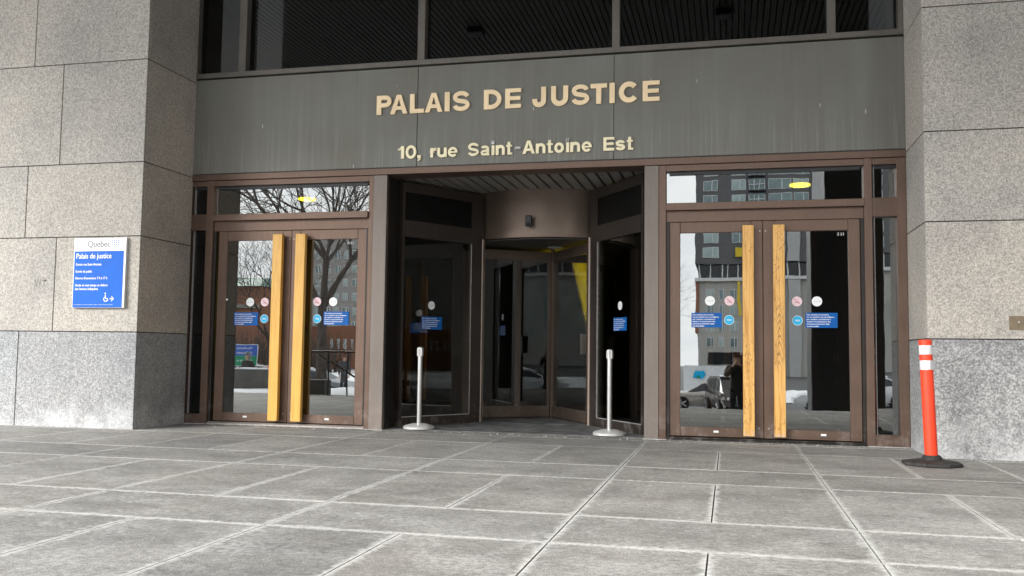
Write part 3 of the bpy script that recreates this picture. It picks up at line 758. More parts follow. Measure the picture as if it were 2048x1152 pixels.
# ================================================================== WALL SIGN
def wall_sign():
    x0, x1, z0, z1 = -7.985, -7.240, 1.482, 2.352; yb = -1.085; yf = yb-.045
    e = empty('wall_sign', 'blue and white courthouse sign board with opening hours on the left granite pier', 'sign', loc=(x0, yb, z0))
    def put(mb, n, lab=None):
        o = mb.build(n, e); o.location = -e.location
        if lab: o['label'] = lab
    mb = MB(); mb.box(x0, x1, yf, yb-.002, z0, z1, 'white_metal', .003); put(mb, 'sign_frame')
    zt = z1-.163
    a, b = x0+.012, x1-.030
    mb = MB(); mb.box(a, b, yf-.003, yf-.0005, zt, z1-.008, 'white'); put(mb, 'header_panel')
    mb = MB(); mb.box(a, b, yf-.003, yf-.0005, z0+.005, zt-.0005, 'blue'); put(mb, 'text_panel')
    y = yf-.0045
    mb = MB()
    for k in (0, .0035): text_mb(mb, 'Québec', a+.185+k, zt+.050, .082, y-k*.2, 'greytext', a+.505+k)
    for i in range(2):
        for j in range(2):
            fx, fz = a+.525+i*.062, zt+.052+j*.045
            mb.box(fx, fx+.05, y, y+.001, fz, fz+.034, 'flagblue'); mb.box(fx+.019, fx+.031, y-.001, y-.0001, fz, fz+.034, 'white'); mb.box(fx, fx+.0188, y-.001, y-.0001, fz+.012, fz+.021, 'white'); mb.box(fx+.0312, fx+.05, y-.001, y-.0001, fz+.012, fz+.021, 'white')
    put(mb, 'header_text')
    mb = MB(); w = 'white'
    for k in (0, .0028): text_mb(mb, 'Palais de justice', a+.028+k, zt-.092, .066, y-k*.2, w, a+.53+k)
    put(mb, 'title_text')
    for s, dz, wd in (('Entrée rue Saint-Antoine', .180, .365), ('Entrée du public', .268, .235), ("Heures d'ouverture: 7 h à 17 h", .352, .455), ('Accès en tout temps en dehors', .440, .465), ('des heures indiquées.', .486, .335)):
        mb = MB()
        for k in (0, .0022): text_mb(mb, s, a+.028+k, zt-dz, .031, y-k*.2, w, a+.028+wd+k)
        put(mb, 'text_line')
    mb = MB()
    text_mb(mb, 'La propriété est sous surveillance vidéo - Accès réservé au public', a+.02, zt-.672, .010, y, w, a+.58)
    put(mb, 'footer_text'); mb = MB()
    # wheelchair user and arrow
    cx, cz = a+.475, zt-.60
    for q in stroke(arc(cx, cz, .026, .028, 110, 380, 16), .009): mb.prism([(p.x, p.y) for p in q], y-.0006, y, w)
    for q in stroke([(cx-.006, cz+.055), (cx-.002, cz+.012), (cx+.022, cz+.008), (cx+.036, cz-.018)], .011): mb.prism([(p.x, p.y) for p in q], y-.0012, y-.0007, w)
    mb.prism(arc(cx-.007, cz+.071, .010, .010, 0, 330, 11), y-.0006, y, w)
    put(mb, 'wheelchair_symbol'); mb = MB()
    for q in stroke([(cx+.058, cz+.005), (cx+.105, cz+.005)], .010): mb.prism([(p.x, p.y) for p in q], y-.0006, y, w)
    for q in stroke([(cx+.082, cz+.034), (cx+.110, cz+.005), (cx+.082, cz-.024)], .010): mb.prism([(p.x, p.y) for p in q], y-.0012, y-.0007, w)
    put(mb, 'arrow_symbol')
wall_sign()

# ================================================================== STICKERS
LINES = ['Des caméras de sécurité', 'ou un système de surveillance', 'par caméras contribuent à', 'assurer la protection des', 'personnes présentes dans', 'cet immeuble.']
def sticker_mesh(kind, w=.35, h=.172):
    mb = MB(); r = .057
    if kind == 'notice':
        mb.box(-w/2, w/2, -.0012, 0, -h/2, h/2, 'blue2')
        for i, s in enumerate(LINES):
            for k in (0, .0015): text_mb(mb, s, -w/2+.014+k, h/2-.030-.0265*i, .0165, -.0018-k*.2, 'white', -w/2+.014+k+w*.86*len(s)/29*1.0)
    else:
        disc = {'white': 'white', 'smoke': 'pink', 'cyan': 'cyan'}[kind]
        if kind == 'cyan':
            mb.prism(arc(0, 0, r, r, 0, 348, 30), -.0010, 0, 'white'); mb.prism(arc(0, 0, r*.92, r*.92, 0, 348, 30), -.0016, -.0011, 'cyan')
            for k in (0, .0015): text_mb(mb, 'TIREZ', -.030+k, -.009, .019, -.0022-k*.2, 'white', .030+k)
        else: mb.prism(arc(0, 0, r, r, 0, 348, 30), -.0012, 0, disc)
        if kind == 'white': text_mb(mb, 'Justice', -.034, -.006, .014, -.0018, 'ltgrey', .020); mb.box(.024, .038, -.0018, -.0013, -.006, .006, 'ltgrey')
        if kind == 'smoke':
            for q in stroke([(-.030, .030), (.030, -.030)], .007): mb.prism([(p.x, p.y) for p in q], -.0020, -.0013, 'red')
            mb.box(-.026, .026, -.0016, -.0013, -.016, -.009, 'greytext')
    return mb
NM = {'notice': 'notice_sticker', 'white': 'round_sticker', 'smoke': 'no_smoking_sticker', 'cyan': 'push_sticker'}
GR = {'notice': 'blue security camera notices on the glass', 'white': 'white round stickers on the glass', 'smoke': 'pink no smoking stickers on the doors', 'cyan': 'cyan round stickers on the doors'}
proto = {}
def sticker(kind, x, y, z, label, rz=0):
    if kind not in proto:
        o = sticker_mesh(kind).build(NM[kind]); proto[kind] = o
    else: o = proto[kind].copy(); C.objects.link(o)
    o.location = (x, y, z); o.rotation_euler = (0, 0, rz); tag(o, label, 'sticker', GR[kind])
    return o
yg = YL+.0135
def tl(z, t): return yg+(z-1.3)*math.tan(R_(t))
doors_named = ['leftmost glass door', 'left entrance door nearest the revolving door', 'right entrance door nearest the revolving door', 'rightmost glass door']
SP = [  # door: notice, white, smoke, cyan
    ((-6.218, 1.393), (-6.164, 1.616), (-5.952, 1.616), (-5.952, 1.396)),
    ((-4.934, 1.406), (-4.980, 1.620), (-5.205, 1.621), (-5.199, 1.399)),
    ((-.259, 1.403), (-.220, 1.629), (.002, 1.629), (-.002, 1.405)),
    ((1.020, 1.406), (.973, 1.622), (.755, 1.622), (.759, 1.402))]
for i, row in enumerate(SP):
    t = [.03, .03, -.30, -.24][i]
    for kind, (x, z) in zip(('notice', 'white', 'smoke', 'cyan'), row):
        X, Z = U(x, z, yg)
        y = yg-(Z-1.3)*math.tan(R_(t))*1.0-.002
        desc = {'notice': 'blue notice with white French text on the ', 'white': 'white round sticker on the ', 'smoke': 'pink no smoking disc on the ', 'cyan': 'cyan round sticker on the '}[kind]
        o = sticker(kind, X, y, Z, desc+doors_named[i])
        o.rotation_euler = (R_(t), 0, 0)
def on_panel(a, b, s, z, kind, label):
    a = Vector(a); b = Vector(b); t = (b-a).normalized(); P = a+t*s; n = Vector((t.y, -t.x))
    if n.y > 0: n = -n
    P = P+n*.0365
    rz = math.atan2(n.x, -n.y)
    return sticker(kind, P.x, P.y, z, label, rz)
on_panel(*PL, .52, 1.62, 'white', 'white round sticker on the angled side glass left of the revolving door')
on_panel(*PL, .53, 1.38, 'notice', 'blue notice on the angled side glass left of the revolving door')
on_panel(*PR, .60, 1.62, 'white', 'white round sticker on the angled side glass right of the revolving door')
on_panel(*PR, .60, 1.38, 'notice', 'blue notice on the angled side glass right of the revolving door')
# street number lettering on the inside of the glass, seen reversed
for (x, z, s, lab) in ((1.20, 2.395, '12 E', 'tiny reversed white lettering at the top of the rightmost glass door'), (-4.80, 2.385, '12 G', 'tiny reversed white lettering at the top of the left door beside the revolving door')):
    X, Z = U(x, z, yg); mb = MB(); text_mb(mb, s, 0, -.02, .032, 0, 'white', mirror=True); o = mb.build('glass_lettering'); o.location = (X, yg-.010, Z); tag(o, lab, 'lettering')
# white dot on left door glass
X, Z = U(-6.505, 1.65, yg); mb = MB(); mb.prism(arc(0, 0, .014, .014, 0, 340, 17), -.001, 0, 'white'); o = mb.build('small_sticker'); o.location = (X, yg-.006, Z); tag(o, 'tiny white dot at the left edge of the leftmost glass door', 'sticker')

# ================================================================== OBJECTS
# motion sensor on the drum
e = empty('motion_sensor', 'small black box sensor on the curved bronze drum above the revolving door', 'sensor', loc=(-2.70, 1.36, 2.74))
mb = MB(); mb.box(-.045, .045, -.06, .0, 0, .155, 'black', .008); mb.build('housing', e)
mb = MB(); mb.box(-.02, .02, .0005, .06, .05, .12, 'black'); mb.build('mount', e)
mb = MB(); mb.box(-.030, .030, -.063, -.0605, .01, .05, 'void'); mb.build('lens', e)

def stanchion(loc, label, mat='steel'):
    e = empty('crowd_barrier_post', label, 'barrier post', 'retractable belt posts at the entrance', loc=loc)
    mb = MB(); mb.lathe([(.192, .0), (.200, .005), (.200, .030), (.185, .042), (.10, .066), (.045, .074)], 0, 0, 40, 'steel_base' if mat == 'steel' else mat); mb.build('base', e, True)
    mb = MB(); mb.lathe([(.045, .0745), (.032, .078), (.0315, .925)], 0, 0, 24, mat); mb.build('pole', e, True)
    mb = MB(); mb.lathe([(.034, .926), (.034, .93), (.034, 1.035), (.028, 1.042)], 0, 0, 24, mat)
    for k in range(4):
        a = R_(45+90*k); x, y = math.cos(a)*.034, math.sin(a)*.034
        mb.box(x-.007, x+.007, y-.007, y+.007, .925, 1.03, mat, .002)
    mb.build('belt_head', e, True)
    mb = MB()
    for k in range(4):
        a = R_(90*k); x, y = math.cos(a)*.035, math.sin(a)*.035; mb.box(x-.006, x+.006, y-.006, y+.006, .93, 1.02, 'plate')
    mb.build('belt_slot', e)
    return e
stanchion((-3.865, .24, .008), 'steel barrier post in front of the left angled glass panel')
stanchion((-1.425, .24, .008), 'steel barrier post in front of the right angled glass panel')
stanchion((-4.02, 2.3, .0), 'pole of a brass barrier post behind the left angled glass panel', 'bronze_rail')
stanchion((1.38, 1.8, .0), 'slim brass barrier post behind the rightmost glass door', 'bronze_rail')

# delineator
e = empty('traffic_delineator', 'orange flexible post with two white bands leaning beside the right granite pier', 'delineator', loc=(1.828, -1.66, 0))
mb = MB(); n = 8
def octo(r, z, ry=None): return [(r*math.cos(R_(22.5+45*k)), (ry or r)*math.sin(R_(22.5+45*k)), z) for k in range(8)]
rings_ = [octo(.262, .0), octo(.270, .012), octo(.262, .032), octo(.16, .047), octo(.10, .05)]
vs = [v for r in rings_ for v in r]; fs = [(i*8+k, i*8+(k+1) % 8, (i+1)*8+(k+1) % 8, (i+1)*8+k) for i in range(4) for k in range(8)]
mb.add(vs, fs+[tuple(range(7, -1, -1)), tuple(range(32, 40))], 'rubber'); mb.build('rubber_base', e)
mb = MB(); mb.lathe([(.092, .051), (.09, .075), (.07, .095)], 0, 0, 8, 'rubber'); mb.build('socket', e)
lean = Vector((-.037, .0, 1.12)).normalized()
def seg(mb, h0, h1, r, mat, cap=True): mb.tube(lean*h0, lean*h1, r, r, 32, mat, cap)
mb = MB()
for a, b in ((.075, .885), (.973, 1.028), (1.115, 1.166)): seg(mb, a, b, .0575, 'orange')
mb.build('tube', e, True)
for a, b in ((.8855, .9725), (1.0285, 1.1145)): mb = MB(); seg(mb, a, b, .0583, 'refl'); mb.build('reflective_band', e, True)
# bronze handrail
e = empty('handrail', 'end of a flat weathered brass handrail at the right edge before the granite pier', 'handrail', loc=(2.53, -1.60, 0))
mb = MB(); mb.obox((0, 0), (1.9, -.55), .06, 1.262, 1.392, 'bronze_rail'); mb.box(.06, .072, -.058, -.05, 1.33, 1.342, 'white_metal'); mb.build('rail', e)
mb = MB(); mb.tube((1.0, -.29, 0), (1.0, -.29, 1.261), .03, .03, 12, 'bronze_rail'); mb.build('rail_post', e, True)
# yellow shape behind the revolving door, emission added to make it show
YP = [(-2.81, 2.70), (-2.25, 2.70), (-2.25, 1.10), (-2.56, 1.60)]
mb = MB(); mb.prism(YP, 5.52, 5.55, 'yellow_glow'); tag(mb.build('glow_panel'), 'bright yellow tapering panel with added glow on the lobby back wall behind the revolving door', 'panel')
for x0 in (1.10, 1.56): mb = MB(); mb.box(x0, x0+.17, 3.3, 3.42, 0, 3.29, 'bronze'); bb(mb, 'lobby_mullion')

mb = MB(); rg = random.Random(4)
M['grit'] = simple('salt and grit', (.6, .6, .58), .8)
for i in range(345):
    if i < 260: gx, gy = rg.uniform(-7, 1.9), -abs(rg.gauss(0, .12))-.01
    elif i < 330: gx, gy = rg.uniform(1.95, 3.2), -.985-abs(rg.gauss(0, .1))
    else: gx, gy = rg.uniform(-6, 2.5), rg.uniform(-6.5, -.2)
    q = rg.uniform(.002, .006); mb.box(gx-q, gx+q, gy-q*.7, gy+q*.7, 0, q, 'grit')
tag(mb.build('salt_grit'), 'scattered pale grains of salt and grit on the paving along the facade', 'grit', kind='stuff')
for a_, b_ in ((-4.50, -4.25), (-1.0, -.72), (1.50, 1.95), (-7.19, -6.76)):
    mb = MB(); mb.box(a_, b_, -.045, -.014, 0, .006, 'grout', .002); tag(mb.build('caulk_strip'), kind='structure')
# ================================================================== BEHIND THE CAMERA (seen reflected in the glass)
M['snow'] = simple('trodden snow', (.74, .76, .79), .8, var=.12, scale=2.5, bmp=.03)
M['asphalt'] = simple('wet asphalt', (.065, .066, .07), .5, var=.3, scale=1.5)
M['conc'] = simple('pavement concrete', (.24, .24, .235), .85, var=.2, scale=3)
M['darkconc'] = simple('dark stone', (.12, .115, .105), .8, var=.2)
M['brick'] = simple('orange brick', (.27, .125, .08), .85, var=.18, scale=9)
M['copper'] = simple('green copper roof', (.16, .27, .22), .6, var=.15, scale=2)
M['panel_dark'] = simple('charcoal cladding', (.10, .103, .108), .6, var=.06)
M['panel_light'] = simple('grey cladding', (.40, .395, .37), .7, var=.05)
M['panel_pale'] = simple('pale ribbed cladding', (.42, .425, .43), .7, var=.05)
M['tower'] = simple('grey stone tower', (.34, .335, .32), .8, var=.08)
M['winglass'] = simple('pale window glass', (.16, .22, .23), .08, .3, .15, .4)
M['winlight'] = simple('curtained window', (.36, .46, .46), .3, 0, .25, .35)
M['winframe'] = simple('white window frame', (.62, .63, .63), .5, var=.04)
M['bark'] = simple('dark bark', (.075, .062, .052), .9, var=.35, scale=8)
M['silver'] = simple('silver car paint', (.50, .47, .43), .28, .5, .04, coat=.6)
M['carblack'] = simple('black car paint', (.022, .023, .025), .25, .2, .1, coat=.6)
M['carwhite'] = simple('white van paint', (.66, .68, .70), .35, 0, .05, coat=.3)
M['cargrey'] = simple('grey car paint', (.16, .18, .20), .3, .4, .05, coat=.5)
M['carglass'] = simple('car glass', (.02, .025, .03), .06, .1, .1)
M['tyre'] = simple('tyre rubber', (.018, .018, .018), .85)
M['rim'] = simple('alloy rim', (.45, .45, .46), .3, .9)
M['green'] = simple('green sign', (.0, .22, .10), .5)
M['signblue'] = simple('road sign blue', (.03, .10, .42), .5)
M['yellowp'] = simple('yellow panel', (.70, .52, .02), .6)
M['skin'] = simple('skin', (.55, .36, .27), .55, var=.05)
M['coat_dark'] = simple('dark olive coat', (.035, .036, .032), .8, var=.2)
M['coat_grey'] = simple('charcoal coat', (.055, .057, .065), .8, var=.2)
M['trouser'] = simple('dark trousers', (.025, .026, .032), .8)
M['hair_red'] = simple('auburn hair', (.14, .055, .03), .6, var=.3, scale=40)
M['hat'] = simple('grey knitted hat', (.22, .22, .23), .9, var=.2, scale=40)

# stairs down to the street side, sidewalk, road, far ground
mb = MB()
for k in range(5): mb.box(-6.0, 12, -8.05-.30*k, -7.752-.30*k, -1.2, -.15*(k+1), 'conc')
tag(mb.build('steps'), kind='structure')
mb = MB(); mb.add([(-30, -8.93, -.76), (60, -8.93, -.76), (60, -21, -1.25), (-30, -21, -1.25)], [(0, 1, 2, 3)], 'conc'); tag(mb.build('sidewalk'), kind='structure')
mb = MB(); mb.add([(-900, -21, -1.40), (900, -21, -1.40), (900, -900, -1.40), (-900, -900, -1.40)], [(0, 1, 2, 3)], 'asphalt')
mb.box(-200, 200, -21.0, -20.8, -1.6, -1.25, 'conc')
tag(mb.build('road'), kind='structure')
mb = MB(); mb.add([(-900, 900, -2.2), (900, 900, -2.2), (900, -8.0, -2.2), (-900, -8.0, -2.2)], [(0, 1, 2, 3)], 'asphalt'); tag(mb.build('ground'), kind='structure')
def snowgrid(name, x0, x1, y0, y1, nx, ny, zf, amp):
    mb = MB(); vs = []; fs = []
    for j in range(ny+1):
        for i in range(nx+1):
            x = x0+(x1-x0)*i/nx; y = y0+(y1-y0)*j/ny
            ed = min(1, min(i, nx-i, j, ny-j)/2)
            vs.append((x, y, zf(x, y)*1.0+amp*ed*(mnoise.noise(Vector((x*.8, y*.8, 0)))+.5*mnoise.noise(Vector((x*2.2, y*2.2, 3))))-(1-ed)*.25))
    for j in range(ny):
        for i in range(nx): k = j*(nx+1)+i; fs.append((k, k+1, k+nx+2, k+nx+1))
    mb.add(vs, fs, 'snow'); tag(mb.build(name, None, True), kind='structure')
snowgrid('snow_bank', -45, -6.4, -20.6, -7.9, 110, 50, lambda x, y: -.10-(abs(y)-8)*.026, .10)
snowgrid('snow_verge', -45, 40, -27.5, -23.5, 150, 12, lambda x, y: -1.12, .22)
snowgrid('snow_kerb', -5.5, 12, -20.8, -18.0, 60, 10, lambda x, y: -1.08, .16)
snowgrid('snow_lot', -60, 60, -62, -44, 120, 30, lambda x, y: -1.1, .25)

# railing beside the steps at the left
e = empty('stair_railing', 'dark metal railing with a sloping handrail at the plaza edge', 'railing', loc=(-8.3, -7.5, 0))
mb = MB(); mb.tube((-.8, 0, .95), (1.6, 0, .95), .022, .022, 8, 'black'); mb.tube((-.55, -.05, .93), (.35, -.6, .25), .022, .022, 8, 'bronze_rail'); mb.build('rail', e)
for x in (-.24, .20, 1.5): mb = MB(); mb.tube((x, 0, -.02), (x, 0, .94), .018, .018, 8, 'black'); mb.build('rail_post', e)

e = empty('stair_block', 'low dark stone block at the plaza edge below the forked tree', 'block', loc=(-8.9, -8.0, -.1))
mb = MB(); mb.box(-.42, .12, -.2, .2, -.3, .42, 'darkconc', .02); mb.build('stone', e)
# trees
def tree(loc, label, height, r0, seed, levels=6, spread=1.0):
    rnd = random.Random(seed)
    e = empty('bare_tree', label, 'tree', 'leafless street trees', loc=loc)
    tr = MB(); cr = MB()
    def grow(p, d, ln, r, lv, mb):
        n = 3; q = p
        for i in range(n):
            d = (d+Vector((rnd.uniform(-1, 1), rnd.uniform(-1, 1), rnd.uniform(-.4, .7)))*.13*(1 if lv else .25)).normalized()
            q2 = q+d*ln/n; ra = r*(1-.28*i/n); rb = r*(1-.28*(i+1)/n)
            mb.tube(q, q2, ra, rb, 7 if lv < 2 else (5 if lv < 4 else 3), 'bark', lv > 3)
            if lv >= 2 and i < n-1 and lv < levels and rnd.random() < .75:
                side = d.orthogonal().normalized(); side.rotate(Matrix.Rotation(rnd.uniform(0, 6.28), 3, d))
                grow(q2, (d*.75+side*rnd.uniform(.6, .9)+Vector((0, 0, .05))).normalized(), ln*.55, rb*.5, lv+1, cr)
            q = q2
        if lv >= levels or r < .0035: return
        k = 4 if lv == 0 else (3 if rnd.random() < .55 else 2); ph = rnd.uniform(0, 6.28)
        for j in range(k):
            side = d.orthogonal().normalized(); side.rotate(Matrix.Rotation(ph+6.28*j/k+rnd.uniform(-.4, .4), 3, d))
            an = rnd.uniform(.35, .75)*spread
            nd = (d*math.cos(an)+side*math.sin(an)+Vector((0, 0, .08))).normalized()
            grow(q, nd, ln*rnd.uniform(.72, .92)*(.85 if lv == 0 else 1), r*(.56 if k > 2 else .64), lv+1, cr)
    grow(Vector((0, 0, -.1)), Vector((0, 0, 1)), height*.30, r0, 0, tr)
    tr.build('trunk', e, True); cr.build('crown', e, False, False)
    return e
tree((-15.5, -22, -.95), 'big leafless tree with dark forked trunk reflected in the left doors', 12, .25, 11, 6)
tree((-28.5, -42, -1.3), 'slender leafless tree far left of the forked tree', 9.5, .16, 5, 6)
tree((-8.5, -70, -1.4), 'distant bare tree left of the grey apartment block', 11, .18, 21, 6)
tree((-11.5, -80, -1.4), 'distant bare tree beside the low brick building', 12, .2, 23, 6)

# planter wall with cone
e = empty('planter_wall', 'dark stone planter wall topped with snow', 'planter', loc=(-15.2, -16.4, -.55))
mb = MB(); mb.box(-.75, .85, -.4, .4, -.3, .86, 'darkconc', .02); mb.build('wall', e)
mb = MB(); mb.box(-.74, .84, -.39, .39, .861, .90, 'snow', .015); mb.build('snow_cap', e)
e = empty('traffic_cone', 'red traffic cone standing on the planter wall', 'cone', loc=(-14.60, -16.35, .352))
mb = MB(); mb.box(-.15, .15, -.15, .15, 0, .03, 'orange', .005); mb.build('base', e)
mb = MB(); mb.lathe([(.12, .031), (.035, .55), (.02, .56)], 0, 0, 20, 'orange'); mb.build('cone_body', e, True)

rt_ = random.Random(9); mb = MB()
for i in range(1300):
    x = rt_.uniform(-60, -33); y = rt_.uniform(-66, -60); z = -1.4; d = Vector((rt_.uniform(-.5, .5), rt_.uniform(-.3, .3), 1)).normalized(); L_ = rt_.uniform(2.0, 4.4)
    mb.tube((x, y, z), Vector((x, y, z))+d*L_, rt_.uniform(.03, .07), .015, 3, 'bark', False)
tag(mb.build('bare_thicket', None, False, False), 'brown leafless thicket in front of the brick hall', 'shrubs', kind='stuff')
# street sign
e = empty('direction_sign', 'blue and green road direction sign on two posts', 'sign', loc=(-23.4, -30, -1.3))
mb = MB()
for x in (-.45, .45): mb.tube((x, -.04, 0), (x, -.04, 2.5), .035, .035, 8, 'white_metal')
mb.build('sign_post', e)
mb = MB(); mb.box(-.70, .70, -.02, .01, 1.4, 2.48, 'winframe'); mb.box(-.67, .67, .011, .02, 1.93, 2.45, 'signblue'); mb.box(-.67, .67, .011, .02, 1.43, 1.925, 'green'); mb.build('sign_board', e)
mb = MB()
for s_, z_ in (('Vieux-Montréal', 2.24), ('de Montréal', 2.02), ('Stat. 24 h', 1.62)): text_mb(mb, s_, -.45, z_, .11, 0, 'white', .45)
mb.v = [(-x, .024, z) for x, y, z in mb.v]; mb.build('sign_lettering', e)

# buildings across the street
def windows(e, mb0, rows, mats=('winglass', 'winlight'), maxn=100, seed=3):
    rnd = random.Random(seed); base = {}; n = 0
    for (x, y, z, w, h) in rows:
        if n >= maxn: break
        mt = mats[0] if rnd.random() < .5 else mats[1]; key = (round(w, 2), round(h, 2), mt)
        if key not in base:
            mb = MB(); fr = .09 if h > 1 else .05
            mb.box(0, w, -.05, .02, 0, h, 'winframe'); mb.box(fr, w-fr, .021, .04, fr, h-fr, mt); mb.box(w*.58, w*.58+fr*1.6, .041, .06, fr, h-fr, 'winframe')
            o = mb.build('window', e); base[key] = o
        else: o = base[key].copy(); C.objects.link(o); o.parent = e
        o.location = Vector((x, y, z))-e.location; n += 1
# grey apartment block
e = empty('apartment_block', 'tall grey apartment block with charcoal upper floors across the street', 'building', loc=(15, -154, -1.4))
def put(mb, n, e_=None):
    o = mb.build(n, e_ or e); o.location = -(e_ or e).location; return o
mb = MB(); mb.box(-5.5, 48, -180, -154, -1.4, 15.95, 'panel_light'); put(mb, 'lower_wall')
mb = MB(); mb.box(-5.8, 49, -180, -153.6, 18.7, 48, 'panel_dark'); put(mb, 'upper_wall')
mb = MB(); mb.box(-5.4, 48, -180, -154.6, 15.96, 18.69, 'carglass'); put(mb, 'window_band')
mb = MB(); mb.box(-5.9, 49, -154.6, -153.3, 15.6, 16.2, 'winframe')
for k in range(34): mb.box(-5.2+1.6*k+(k % 3)*.3, -5.02+1.6*k+(k % 3)*.3, -154.58, -153.9, 16.201, 18.699, 'winframe')
put(mb, 'balcony_band')
for z0_, z1_ in ((18.71, 48), (-1.4, 15.5)): mb = MB(); mb.box(14.0, 16.1, -153.59, -153.2, z0_, z1_, 'panel_pale'); put(mb, 'pale_pier')
mb = MB(); mb.box(-5.9, -5.3, -160, -153.7, 6.5, 15.55, 'brick'); put(mb, 'brick_edge')
mb = MB(); mb.box(1.5, 1.9, -153.2, -153.0, 9.5, 15.5, 'yellowp'); put(mb, 'yellow_panel')
mb = MB(); mb.box(1.0, 3.0, -153.2, -153.0, 19.9, 21.4, 'yellowp'); put(mb, 'yellow_panel')
mb = MB(); mb.box(-3.6, 3, -153.99, -153.8, .9, 3.0, 'carglass'); mb.box(5, 13, -153.99, -153.8, .9, 3.0, 'carglass'); put(mb, 'shop_front')
rows = []
for f in range(4):
    z = 4.0+2.8*f
    for x, w_ in ((-4.0, 1.4), (-1.8, 1.0), (.1, 1.3), (2.6, 1.5), (6.2, 2.0), (9.0, 1.0), (11.4, 1.5), (18, 1.5), (21, 2.0), (24.4, 1.2), (27.6, 2.0), (31, 1.4)): rows.append((x, -153.93, z, w_, 1.75))
for f in range(7):
    z = 19.7+2.6*f
    for x, w_ in ((-4.4, 2.6), (.4, 2.5), (6.7, 3.9), (10.9, 2.7), (18, 3), (23, 2.6), (27.6, 2.6)):
        if not (f == 0 and x == .4): rows.append((x, -153.53, z, w_, 1.85))
windows(e, None, rows)
mb = MB()
for f in range(6): mb.box(3.3, 6.2, -153.59, -152.3, 19.3+2.6*f, 19.45+2.6*f, 'carglass'); mb.box(3.4, 6.0, -153.58, -153.4, 19.6+2.6*f, 21.6+2.6*f, 'winglass'); [mb.box(3.4+.85*k, 3.5+.85*k, -152.4, -152.3, 19.45+2.6*f, 21.2+2.6*f, 'winframe') for k in range(4)]; mb.box(3.4, 6.1, -152.4, -152.3, 20.4+2.6*f, 20.5+2.6*f, 'winframe')
put(mb, 'balcony_stack')
e = empty('parking_sign', 'green hanging sign with a white letter P', 'sign', loc=(27.6, -152.2, 8.0))
mb = MB(); mb.box(-.9, .9, -.1, .1, 0, 3.2, 'green'); mb.build('sign_board', e)
mb = MB(); text_mb(mb, 'P', 0, 0, 2.1, 0, 'white'); mb.v = [(.65-x, .12, z+.5) for x, y, z in mb.v]; mb.build('sign_letter', e)
# brick buildings
e = empty('brick_hall', 'orange brick hall with green copper roof far left', 'building', loc=(-58, -92, -1.4))
mb = MB(); mb.box(-75, -53.2, -93, -85, -1.4, 8.2, 'brick'); put(mb, 'wall')
mb = MB(); mb.add([(-75.5, -84.6, 8.2), (-53, -84.6, 8.2), (-54, -88, 9.4), (-73, -88, 9.9), (-75.5, -93.4, 8.2), (-53, -93.4, 8.2), (-54, -90, 9.4), (-73, -90, 9.9)], [(0, 1, 2, 3), (1, 5, 6, 2), (4, 0, 3, 7), (3, 2, 6, 7), (5, 4, 7, 6)], 'copper'); put(mb, 'roof')
mb = MB(); mb.box(-75.2, -53.1, -84.98, -84.7, 5.6, 6.0, 'tower'); put(mb, 'stone_band')
e = empty('brick_warehouse', 'long low orange brick building beyond the car park', 'building', loc=(-45, -100, -1.4))
mb = MB(); mb.box(-60, -38, -118, -95, -1.4, 3.9, 'brick'); put(mb, 'wall')
rows = [(-49.5+.9*k, -94.93, 1.0, .35, 1.3) for k in range(8)]
windows(e, None, rows)
for nm, x0, x1, y, h, lab in (('tower_block', -78, -66.5, -150, 23, 'tall grey tower behind the forked tree'), ('tower_block', -66, -48, -170, 17, 'lower grey slab beside the tall grey tower')):
    e = empty(nm, lab, 'building', 'grey towers behind the tree', loc=((x0+x1)/2, y-8, -1.4))
    mb = MB(); mb.box(x0, x1, y-16, y, -1.4, h, 'tower'); put(mb, 'wall')
    rows = [(x0+.7+1.9*i, y+.07, 2+2.7*j, 1.2, 1.5) for j in range(int((h-3)/2.7)) for i in range(int((x1-x0-1)/1.9))]
    windows(e, None, rows)
# side street continuing far behind: simple long terraces keep the skyline closed
for x0, x1, y, h, mt, lab in ((-170, -95, -120, 11, 'brick', 'long brown terrace far to the left'), (70, 160, -140, 22, 'panel_light', 'long grey office block far to the right'), (-44, -14, -210, 9, 'darkconc', 'low dark building between the brick hall and the apartment block')):
    e = empty('street_building', lab, 'building', loc=((x0+x1)/2, y-10, -1.4))
    mb = MB(); mb.box(x0, x1, y-20, y, -1.4, h, mt); put(mb, 'wall')
    rows = [(x0+2+4.2*i, y+.07, 1.5+3.1*j, 1.6, 1.7) for j in range(int((h-3)/3.1)) for i in range(int((x1-x0-2)/4.2))]
    windows(e, None, rows)

